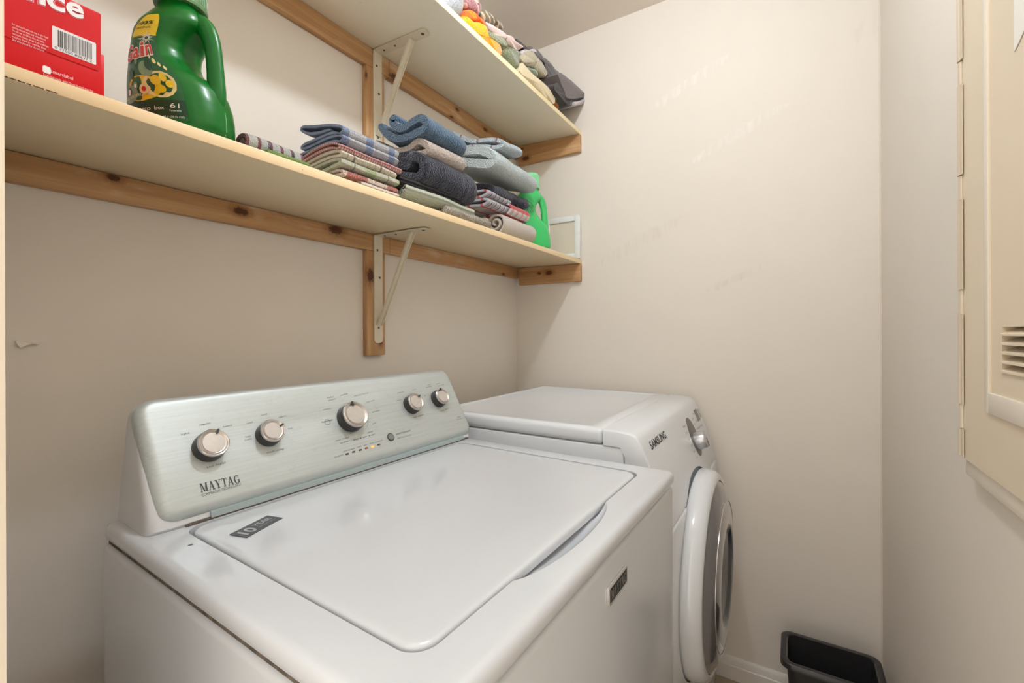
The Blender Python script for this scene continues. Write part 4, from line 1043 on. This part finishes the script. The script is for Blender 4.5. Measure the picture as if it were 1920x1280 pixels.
# flower cluster
for (u, z, ru, rz2, mi, off, ro) in ((-.3, .062, .42, .020, 1, .0010, 0), (.12, .066, .34, .021, 3, .0011, 0), (-.62, .055, .26, .014, 6, .0011, 0),
    (.02, .072, .10, .008, 1, .0013, .6), (.18, .076, .08, .007, 1, .0013, -.6), (.3, .066, .10, .006, 1, .0013, 0), (.10, .058, .09, .006, 1, .0013, .3), (-.2, .060, .11, .008, 3, .0013, 0), (-.2, .060, .05, .004, 4, .0015, 0),
    (-.42, .066, .07, .006, 6, .0013, 0), (-.42, .066, .035, .003, 5, .0015, 0), (-.68, .058, .12, .008, 2, .0013, .2), (-.68, .058, .07, .005, 5, .0014, .2), (-.10, .092, .13, .013, 6, .0012, .9), (-.02, .098, .07, .010, 2, .0014, .9), (-.5, .086, .09, .009, 2, .0012, 0), (-.5, .086, .06, .006, 0, .0014, 0),
    (.16, .104, .05, .005, 3, .0012, 0), (.26, .098, .04, .004, 3, .0012, 0), (.36, .092, .04, .004, 3, .0012, 0), (.08, .112, .03, .004, 3, .0012, 0), (-.3, .112, .06, .012, 6, .0011, .3)):
    blob_on(u * .85 - .12, z, ru * .85, rz2, off, mi, rot=ro)
for k in range(18):   # starburst
    a_ = 2 * PI * k / 18; r1 = .0025; r2 = .012 if k % 2 else .008; c_ = (-.10, .142)
    q = bm.faces.new([bm.verts.new(ls(c_[0] + math.cos(a_ + d) * r / .040, c_[1] + math.sin(a_ + d) * r, .0012)) for r, d in ((r1, -.2), (r2, 0), (r1, .2))]); q.material_index = 5
k_ = .045
def lt(s, u0, z0, w, h, mi, off, bold=0, slant=0.0):
    bm_text(bm, s, lambda x, y: ls(u0 + x / k_, z0 + y + x * slant, off), width=w, height=h, bold=bold, mi=mi)
lt('Gain', -.80, .106, .040, .034, 5, .0014, .06, .25); lt('Gain', -.80, .106, .040, .034, 4, .0017, .02, .25)
lt('100%', -.44, .163, .017, .008, 2, .0011, .02); lt('ORIGINAL', -.50, .157, .020, .0045, 2, .0011)
lt('61', .08, .030, .008, .010, 5, .0011); lt('loads', .07, .025, .010, .004, 5, .0011); lt('eco box', -.34, .028, .014, .008, 5, .0011)
lt('LIQUID DETERGENT', -.95, .047, .036, .006, 3, .0013, 0, .1)
lt('1.47 L (50 FL OZ)', -.10, .016, .020, .004, 5, .0009)
me = bpy.data.meshes.new('label'); bm.to_mesh(me); bm.free(); link('label', me, lg, bt, smooth=0)

# second bottle behind the towels, plain side forward
zz2 = onY(1010, 322, .80)
bottle((1.440, .822, LT), math.radians(-38), grn2, capm2, 'bright green detergent bottle standing behind the towels near the end wall', .98, hscale=1.07)

# ---- cloth materials
M_rag = mat_cloth('rag_grey', C(206, 206, 202), C(176, 178, 176), 420, 1.0, stripes=[('v', .020, 0, .28, C(116, 36, 50), .9), ('v', .045, .013, .10, C(70, 74, 78), .8)])
M_lime = mat_cloth('lime_cloth', C(166, 206, 128), rib=('u', .004, 1.0))
M_bl = mat_cloth('blue_plaid', C(206, 204, 206), stripes=[('v', .060, .028, .30, C(104, 132, 180), .7), ('u', .034, 0, .42, C(104, 122, 150), .28), ('v', .0042, 0, .30, C(120, 140, 172), .35), ('u', .0034, 0, .3, C(88, 100, 118), .3)], weave=.003, bstr=.5, sheen=.1)
M_rc = mat_cloth('red_check', C(226, 204, 200), stripes=[('v', .0062, 0, .5, C(172, 74, 78), .65), ('u', .0070, 0, .5, C(172, 74, 78), .6)], weave=.003, bstr=.5, sheen=.1)
M_cr = mat_cloth('cream_towel', C(226, 214, 196), stripes=[('v', .07, .03, .07, C(110, 108, 104), .8), ('v', .07, .045, .03, C(120, 118, 110), .6)], weave=.003, bstr=.5, sheen=.1)
M_gn = mat_cloth('green_towel', C(196, 196, 176), stripes=[('v', .09, .0, .30, C(150, 164, 116), .7), ('v', .09, .03, .04, C(92, 96, 80), .7), ('u', .05, 0, .15, C(150, 164, 116), .4)], weave=.003, bstr=.5, sheen=.1)
M_br = mat_cloth('brick_towel', C(228, 208, 194), stripes=[('v', .105, .045, .48, C(176, 84, 80), .8), ('v', .02, 0, .05, C(214, 150, 130), .6)], weave=.0035, bstr=.6, sheen=.1)
M_pk = mat_cloth('cream_pink_towel', C(232, 216, 204), stripes=[('v', .022, 0, .12, C(224, 180, 166), .5)], weave=.003, bstr=.5, sheen=.1)
M_sb = mat_cloth('steel_blue_terry', C(84, 114, 140), C(50, 78, 104), 270, 1.0, sheen=.4)
M_bg = mat_cloth('taupe_terry', C(202, 188, 178), C(156, 142, 132), 270, 1.0)
M_nv = mat_cloth('navy_terry', C(42, 46, 66), C(26, 29, 44), 270, 1.0, sheen=.35)
M_bk = mat_cloth('black_knit', C(34, 34, 38), C(22, 22, 26), 500, .8, rib=('u', .004, .8), sheen=.15)
M_sg = mat_cloth('sage_rib', C(196, 200, 182), C(178, 184, 166), 500, .6, rib=('u', .0045, 1.2))
M_wf = mat_cloth('cream_waffle', C(222, 212, 196), C(196, 184, 168), 400, .9, weave=.006)
M_cm = mat_cloth('cream_cotton', C(218, 208, 198), C(204, 194, 184), 500, .5, stripes=[('u', .10, .01, .02, C(200, 168, 150), .5)], weave=.0028)
M_st = mat_cloth('striped_rag', C(196, 198, 204), C(176, 180, 188), 500, .6, stripes=[('u', .052, .010, .20, C(190, 52, 48), .9), ('v', .022, .002, .22, C(50, 58, 84), .85), ('v', .022, .010, .12, C(186, 60, 58), .8)])
M_rt = mat_cloth('red_trim_rag', C(228, 222, 216), None, 500, .6, stripes=[('u', .035, .0, .42, C(198, 32, 46), .9), ('v', .030, .002, .10, C(196, 40, 52), .85), ('v', .030, .008, .07, C(196, 40, 52), .8)])
M_mt = mat_cloth('mint_grey_terry', C(208, 216, 216), C(168, 180, 182), 270, 1.0)
M_gb = mat_cloth('grey_blue_terry', C(198, 208, 214), C(160, 172, 180), 270, 1.0, stripes=[('u', .075, .03, .10, C(120, 52, 62), .7)])

# ---- rag roll and lime cloth beside the bottle
Xr0, Xr1 = .475, .655
c0 = onX(447, 268, .47)
def roll_path(c, r, turns=2.2, th=.006, sx=1.0, tail=None, a_end=-PI / 2):
    out = []; n_ = int(turns * 14)
    for k in range(n_ + 1):
        t_ = k / n_; a_ = a_end - 2 * PI * turns * (1 - t_); rr_ = th * .7 + (r - th * .7) * t_
        out.append((c[0] + math.cos(a_) * rr_ * sx, c[1] + math.sin(a_) * rr_))
    if tail: out += tail
    return out
def lay(pts, dz=0): return pts
o = ribbon('cloth_roll', roll_path((.800, LT + .022), .0145, 1.4, .006, 1.5, [(.83, LT + .012), (.87, LT + .013)]), .0085, .402, .505, M_rag, axis='X', amp=.002, seed=3, zmin=LT + .0045, taper=.7)
tag(o, 'grey cloth roll with dark red stripes, nearest to the dark green bottle', 'cleaning cloth')
o = ribbon('folded_cloth', [(.86, LT + .0025), (.80, LT + .0025), (.765, LT + .004), (.757, LT + .0065), (.765, LT + .0085), (.775, LT + .0068)], .0038, .425, .505, M_lime, axis='X', amp=.0008, seed=4, zmin=LT)
tag(o, 'flat lime green cloth peeping out under the striped grey cloth', 'cleaning cloth')

# ---- stack of dish towels (left face at X = XD)
XD, XE = .575, .722
G = 'folded dish towels stacked on the lower shelf'
zt0 = LT
def stk_towel(pth, th, mt, label, x0=XD, x1=XE, seed=0, **k):
    pth = [(.757 + (y - .757) * .70 if y > .757 else y, z) for y, z in pth]
    o = ribbon('dish_towel', pth, th, x0, x1, mt, amp=k.pop('amp', .002), seed=seed, zmin=k.pop('zmin', LT), taper=.8, **k)
    return tag(o, label, 'dish towel', G)
F4 = lambda pts, X=XD: pX(c4, X, pts)
stk_towel([(.93, LT + .0035), (.80, LT + .0035), (.762, LT + .004), (.757, LT + .0062), (.80, LT + .0085), (.93, LT + .0085)], .0045, M_pk, 'cream dish towel with faint pink lines at the very bottom of the dish towel stack', x0=.62, x1=.724, seed=1, amp=.001)
stk_towel([(.93, LT + .0135), (.81, LT + .0135), (.766, LT + .0125), (.758, LT + .0165), (.78, LT + .0215), (.85, LT + .0205), (.93, LT + .0195)], .0058, M_br, 'brick red and cream dish towel second from the bottom of the stack', x0=.575, x1=.722, seed=2, amp=.0015)
stk_towel([(.95, LT + .024), (.84, LT + .026), (.79, LT + .029), (.762, LT + .031), (.756, LT + .036), (.785, LT + .041), (.85, LT + .040), (.95, LT + .033)], .007, M_gn, 'sage green and cream dish towel in the middle of the stack', x0=.57, x1=.725, seed=3)
stk_towel([(.96, LT + .040), (.86, LT + .047), (.80, LT + .049), (.768, LT + .047), (.757, LT + .051), (.78, LT + .058), (.86, LT + .058), (.96, LT + .050)], .007, M_cr, 'cream dish towel with grey bands just below the red checked one', x0=.572, x1=.718, seed=4)
stk_towel([(.965, LT + .057), (.88, LT + .064), (.80, LT + .067), (.768, LT + .061), (.757, LT + .064), (.772, LT + .071), (.81, LT + .076), (.90, LT + .071), (.965, LT + .062)], .0048, M_rc, 'red and white checked dish towel below the blue plaid one', x0=.568, x1=.735, seed=5)
stk_towel([(.89, LT + .0725), (.955, LT + .069), (.975, LT + .072), (.955, LT + .079), (.87, LT + .082), (.80, LT + .0815), (.768, LT + .0765), (.7565, LT + .083), (.775, LT + .090), (.84, LT + .092), (.93, LT + .089), (.955, LT + .093), (.93, LT + .099), (.85, LT + .100), (.80, LT + .0985), (.768, LT + .092), (.756, LT + .0985), (.77, LT + .108), (.83, LT + .119), (.90, LT + .130), (.945, LT + .136), (.955, LT + .131), (.93, LT + .121), (.87, LT + .1115), (.81, LT + .107)], .0062, M_bl, 'blue and grey plaid dish towel on top of the dish towel stack', x0=.575, x1=.722, seed=6, amp=.0016)

# ---- centre pile of bath towels (left faces at X = XC)
XC = .80
F2 = lambda pts, X=XC: pX(c2, X, pts)
def towel(label, pth, th, mt, x0, x1, seed, group=None, name='bath_towel', cat='towel', **k):
    o = ribbon(name, pth, th, x0, x1, mt, amp=k.pop('amp', .003), seed=seed, zmin=k.pop('zmin', LT), fine=k.pop('fine', .0009), taper=k.pop('taper', .78), **k)
    return tag(o, label, cat, group)
towel('steel blue bath towel, thick and curled, on top of the centre pile', F2([(700, 128), (668, 150), (690, 190), (745, 200), (800, 165), (845, 142), (878, 165), (872, 205), (830, 232), (760, 262), (690, 268), (625, 240), (582, 190)]), 0.0235, M_sb, XC, .950, 11, tvar=.2, amp=.004, drift=(0, -.006))
towel('taupe bath towel folded beneath the steel blue one', F2([(548, 290), (600, 325), (690, 345), (770, 330), (830, 290), (885, 310), (880, 350), (800, 375), (700, 385)]), 0.0185, M_bg, XC + .004, .945, 12, amp=.004)
towel('dark navy bath towel with bulging fold in the middle of the centre pile', F2([(700, 400), (780, 388), (838, 400), (872, 440), (868, 495), (830, 535), (760, 525), (700, 490), (690, 455), (740, 450), (800, 460)]), .0275, M_nv, XC - .006, 1.002, 13, amp=.007, freq=14, ridges=((.72, .025, -.16), (.84, .03, -.12), (.35, .1, .15)))
towel('black knitted towel lying flat under the navy bath towel', [(.90, LT + .040), (.83, LT + .039), (.785, LT + .039), (.768, LT + .047), (.778, LT + .057), (.84, LT + .059), (.90, LT + .058)], .016, M_bk, XC - .065, .955, 14, amp=.003)
towel('cream waffle-weave towel at the front edge, lowest of the centre pile', [(.90, LT + .006), (.80, LT + .006), (.768, LT + .0075), (.757, LT + .0145), (.775, LT + .0215), (.85, LT + .0215), (.90, LT + .021)], .0120, M_wf, .885, 1.085, 15, amp=.003, freq=30)
towel('pale sage ribbed towel below the black one, drooping to the right', [(.90, LT + .030), (.82, LT + .029), (.782, LT + .028), (.763, LT + .034), (.772, LT + .042), (.84, LT + .044), (.90, LT + .043)], .0150, M_sg, .750, 1.012, 16, amp=.004, drift=(0, 0))
bpy.data.objects['bath_towel.005'].location.z = -.004 if 'bath_towel.005' in bpy.data.objects else 0

# ---- right pile
XR = 1.15
F2R = lambda pts, X=XR: pX(c2, X, pts)
ca = (.797, LT + .041)
path = roll_path(ca, .033, 2.0, .007, 1.15, [(.84, LT + .0085), (.89, LT + .012), (.925, LT + .022), (.93, LT + .038), (.90, LT + .050), (.86, LT + .056)], a_end=-PI / 2 + 2 * PI * 0)
o = towel('rolled cream cotton towel at the front of the right pile, its spiral end showing', path, .0075, M_cm, 1.172, 1.372, 21, amp=.0022, taper=.7, fine=.0003)
p2 = roll_path((.792, LT + .096), .0195, 1.6, .006, 1.5, [(.84, LT + .079), (.88, LT + .084)])
towel('small white cloth roll with red bands on top of the rolled cream towel', p2, .0065, M_rt, 1.215, 1.335, 22, amp=.002, taper=.7, fine=.0003, name='cleaning_cloth', cat='cleaning cloth')
ps = pY(c5, .772, [(1120, 345), (1180, 310), (1250, 300), (1290, 330), (1230, 350), (1160, 375), (1110, 330), (1130, 255), (1200, 240), (1290, 270), (1280, 300)])
towel('grey cloth with red stripe and looped navy edge, tucked beside the navy bath towel', [(.90, LT + .088), (.84, LT + .086), (.795, LT + .083), (.777, LT + .091), (.795, LT + .100), (.85, LT + .101), (.885, LT + .104), (.85, LT + .110), (.80, LT + .110), (.778, LT + .117), (.795, LT + .126), (.85, LT + .128), (.90, LT + .126)], .0085, M_st, 1.105, 1.235, 23, amp=.003, name='cleaning_cloth', cat='cleaning cloth', fine=.0004)
towel('navy towel with frayed fringe between the mint grey towel and the striped cloth', [(.92, LT + .160), (.86, LT + .160), (.81, LT + .155), (.785, LT + .145), (.782, LT + .130), (.80, LT + .128), (.86, LT + .135), (.92, LT + .138)], .016, M_nv, 1.14, 1.345, 24, amp=.005, name='fringed_towel')
fr = bpy.data.objects['fringed_towel']
random.seed(9); bm = bm_new()
for k in range(90):
    x = 1.20 + .15 * random.random(); y = .776 + .02 * random.random(); z = LT + .15 - .02 * random.random()
    pts_ = [Vector((x, y, z))]; d = Vector((random.uniform(-.2, .6), random.uniform(-.5, .1), random.uniform(-.9, .1))).normalized()
    for q in range(5):
        d = (d + Vector((random.uniform(-.5, .5), random.uniform(-.4, .3), random.uniform(-.6, .2)))).normalized(); pts_.append(pts_[-1] + d * .0065)
    bm_tube(bm, pts_, .0006, 4)
link('fringe', done(bm, 'fringe'), M_nv, fr)['kind'] = 'stuff'
towel('pale mint grey bath towel, double folded, drooping over the fringed navy one', F2R([(1050, 400), (1150, 385), (1260, 380), (1335, 392), (1380, 425), (1365, 458), (1300, 462), (1180, 458), (1080, 450)]), .033, M_mt, 1.10, 1.352, 25, amp=.006, freq=16, drift=(0, -.012), ridges=((.45, .04, -.14),))
towel('pale grey-blue towel with dark red stripes on top of the right pile', F2R([(1075, 262), (1140, 285), (1230, 312), (1330, 300), (1392, 300), (1420, 325), (1370, 345), (1270, 348), (1150, 345), (1080, 335)]), .0150, M_gb, 1.12, 1.222, 26, amp=.005)

# ---- small white-framed board standing at the end wall
fr_ = thing('framed_board', (L - .01, .80, LT), 'small white wooden frame with blank cream panel leaning on the end wall', 'frame')
fx = L - .022
a = onX(1033, 480, fx); b = onX(1086, 402, fx)
y1_, y0_ = .905, b.y; zt_f = b.z; w_ = .022
bm = bm_new()
def frbox(ya, yb_, za, zb_): bm_box(bm, (fx, ya, za), (fx + .014, yb_, zb_))
frbox(y0_, y0_ + w_, LT, zt_f); frbox(y1_ - w_, y1_, LT, zt_f); frbox(y0_ + w_, y1_ - w_, zt_f - w_, zt_f); frbox(y0_ + w_, y1_ - w_, LT, LT + w_)
bevel(bm, .002, 2); link('frame', done(bm, 'frame'), simple('frame_white', C(236, 238, 236), .45, vary=.04, vscale=40), fr_)
box('panel', (fx + .008, y0_ + w_ - .003, LT + w_ - .003), (fx + .011, y1_ - w_ + .003, zt_f - w_ + .003), simple('panel_cream', C(222, 214, 198), .5), fr_)

# ================================================================== THINGS ON THE UPPER SHELF
UT = UTOP + .001
M_ww = mat_cloth('white_fleece', C(196, 200, 204), C(178, 182, 188), 300, .9, sheen=.5)
M_yo = mat_cloth('marigold_cotton', C(250, 186, 46), C(240, 150, 30), 90, .4)
M_or = mat_cloth('orange_print', C(248, 150, 40), C(240, 104, 44), 60, .3, stripes=[('u', .05, 0, .45, C(238, 92, 44), .7)])
M_fl = mat_cloth('floral_cotton', C(196, 150, 146), C(120, 70, 84), 90, .4, stripes=[('u', .06, .03, .25, C(226, 190, 176), .8)])
M_kf = mat_cloth('khaki_floral', C(140, 130, 108), C(96, 88, 80), 120, .4, stripes=[('u', .03, 0, .28, C(226, 198, 160), .8), ('v', .05, 0, .3, C(120, 112, 98), .6)])
M_sp = mat_cloth('sage_plush', C(158, 164, 128), C(128, 134, 98), 260, 1.0, sheen=.6)
M_pc = mat_cloth('pink_sheet', C(236, 212, 204), C(222, 192, 184), 200, .3)
M_ks = mat_cloth('khaki_sheet', C(196, 186, 162), C(168, 156, 130), 200, .3)
M_cs = mat_cloth('cream_sheet', C(228, 212, 176), C(216, 198, 160), 200, .25)
M_ch = mat_cloth('charcoal_jersey', C(106, 96, 92), C(78, 70, 68), 300, .4)
M_cg = mat_cloth('charcoal_canvas', C(118, 106, 104), C(104, 94, 92), 300, .3)
M_lg = mat_cloth('lilac_grey', C(206, 196, 198), C(188, 178, 182), 200, .3)
M_tg = mat_cloth('teal_grey', C(150, 164, 144), C(126, 140, 124), 200, .3)
M_oc = mat_cloth('ochre_cloth', C(206, 140, 66), C(180, 112, 46), 200, .5)
def up(name, label, pts, y0, y1, mt, seed, fr=c6, zfloor=True, rest=True, **k):
    out = pY(fr, y0 + .01, pts)
    o = lump(name, out, y0, y1, mt, seed=seed, zmin=UT if rest else None, **k)
    return tag(o, label, 'folded cloth' if 'cat' not in k else k['cat'])
up('fleece_bundle', 'puffy white fleece bundle, leftmost on the upper shelf', [(-260, -60), (-150, -230), (20, -170), (95, -20), (120, 60), (110, 150), (60, 190), (-60, 190), (-200, 120)], .755, .98, M_ww, 31, rnd=.05, amp=.004)
up('cotton_cloth', 'crumpled marigold yellow cloth at the shelf edge beside the white fleece', [(70, 190), (140, 220), (240, 240), (310, 290), (330, 370), (390, 480), (470, 500), (500, 560), (505, 640), (420, 620), (250, 480), (100, 330)], .752, .93, M_yo, 32, amp=.006, freq=26, crease=.0012, cdir=(1, -.4))
up('printed_cloth', 'orange and red printed cloth lying on the marigold cloth', [(95, 120), (130, 105), (215, 170), (300, 260), (320, 320), (250, 270), (160, 240), (90, 215)], .765, .93, M_or, 33, amp=.004, rest=False, freq=26)
up('floral_cloth', 'mauve and pink floral cloth rolled above the orange one', [(95, -40), (200, -40), (225, 20), (270, 80), (275, 150), (240, 190), (180, 150), (130, 110), (100, 40)], .775, .93, M_fl, 34, amp=.006, rest=False, crease=.001)
up('patterned_cloth', 'khaki and tan patterned cloth bundled at the top of the pile', [(262, 80), (330, 130), (385, 200), (440, 250), (500, 290), (510, 350), (470, 350), (420, 300), (340, 290), (280, 220), (250, 150)], .785, .95, M_kf, 35, amp=.007, freq=32, rest=False, crease=.0012)
up('pink_sheet', 'folded pale pink sheet above the sage green fleece', [(290, 265), (400, 310), (500, 380), (600, 430), (660, 500), (725, 545), (660, 585), (600, 550), (520, 480), (430, 430), (330, 330)], .775, .96, M_pc, 36, amp=.003, rest=False, crease=.0022, cdir=(-.6, 1), rnd=.012)
up('plush_blanket', 'sage green plush blanket drooping to the shelf edge', [(310, 320), (380, 350), (490, 400), (530, 480), (550, 540), (640, 580), (700, 600), (715, 680), (700, 800), (640, 780), (590, 730), (520, 630), (470, 520), (380, 480), (320, 400)], .762, .93, M_sp, 37, amp=.006, freq=24, rnd=.03)
up('khaki_sheet', 'folded khaki sheets with wavy layered edges between the plush blanket and charcoal clothes', [(700, 640), (780, 590), (850, 600), (920, 670), (970, 760), (1005, 820), (985, 880), (930, 860), (860, 790), (790, 760), (720, 710)], .770, .95, M_ks, 38, amp=.004, rest=False, crease=.0024, cdir=(.5, 1), rnd=.012)
up('lilac_sheet', 'thin lilac grey sheet lying over the khaki sheets', [(690, 600), (760, 565), (860, 570), (910, 610), (880, 625), (800, 600), (720, 640)], .775, .95, M_lg, 39, amp=.002, rest=False, rnd=.01)
up('teal_cloth', 'small grey-green cloth tucked under the khaki sheets', [(770, 770), (860, 790), (900, 840), (900, 900), (850, 880), (790, 820)], .772, .93, M_tg, 40, amp=.004, rest=False, crease=.001)
up('cream_sheet', 'neatly folded cream sheets at the front edge below the khaki ones', [(720, 720), (760, 770), (860, 870), (960, 950), (1060, 1050), (1090, 1080), (1075, 1190), (960, 1090), (800, 930), (700, 840), (695, 790)], .752, .96, M_cs, 41, amp=.0015, rnd=.006)
up('ochre_cloth', 'bunched ochre cloth right of the cream sheets', [(1090, 1090), (1150, 1120), (1210, 1180), (1215, 1215), (1160, 1235), (1100, 1200), (1078, 1170)], .765, .93, M_oc, 42, amp=.004, crease=.0018, cdir=(1, .3))
up('charcoal_jersey', 'soft charcoal jersey draped over the khaki sheets', [(640, 440), (700, 480), (740, 540), (840, 540), (920, 590), (1000, 680), (1090, 790), (1150, 850), (1180, 960), (1150, 1010), (1070, 990), (1000, 900), (1000, 820), (940, 700), (880, 620), (800, 570), (720, 560), (660, 490)], .775, .97, M_ch, 43, amp=.004, rest=False, crease=.0014, cdir=(.6, .8))
cvs = up('charcoal_canvas', 'flat folded charcoal canvas cloth with white lining at the right end of the upper shelf', [(1120, 850), (1160, 840), (1270, 920), (1370, 1010), (1450, 1095), (1400, 1120), (1240, 1125), (1200, 1040), (1160, 950)], .722, .95, M_cg, 44, amp=.0012, rest=False, rnd=.006)
def uppart(name, pts, y0, y1, mt, seed, **k): return lump(name, pY(c6, y0 + .01, pts), y0, y1, mt, cvs, seed=seed, **k)
uppart('dark_fold', [(1090, 960), (1150, 940), (1200, 1060), (1245, 1120), (1410, 1115), (1420, 1145), (1320, 1160), (1310, 1210), (1240, 1200), (1150, 1110), (1080, 1010)], .732, .95, mat_cloth('soot_cloth', C(66, 60, 60), C(48, 44, 46), 300, .3), 45, amp=.003, rnd=.008)
uppart('white_lining', [(1310, 1165), (1400, 1145), (1445, 1110), (1440, 1165), (1380, 1200), (1315, 1208)], .722, .93, M_lg, 46, amp=.002, rnd=.008)
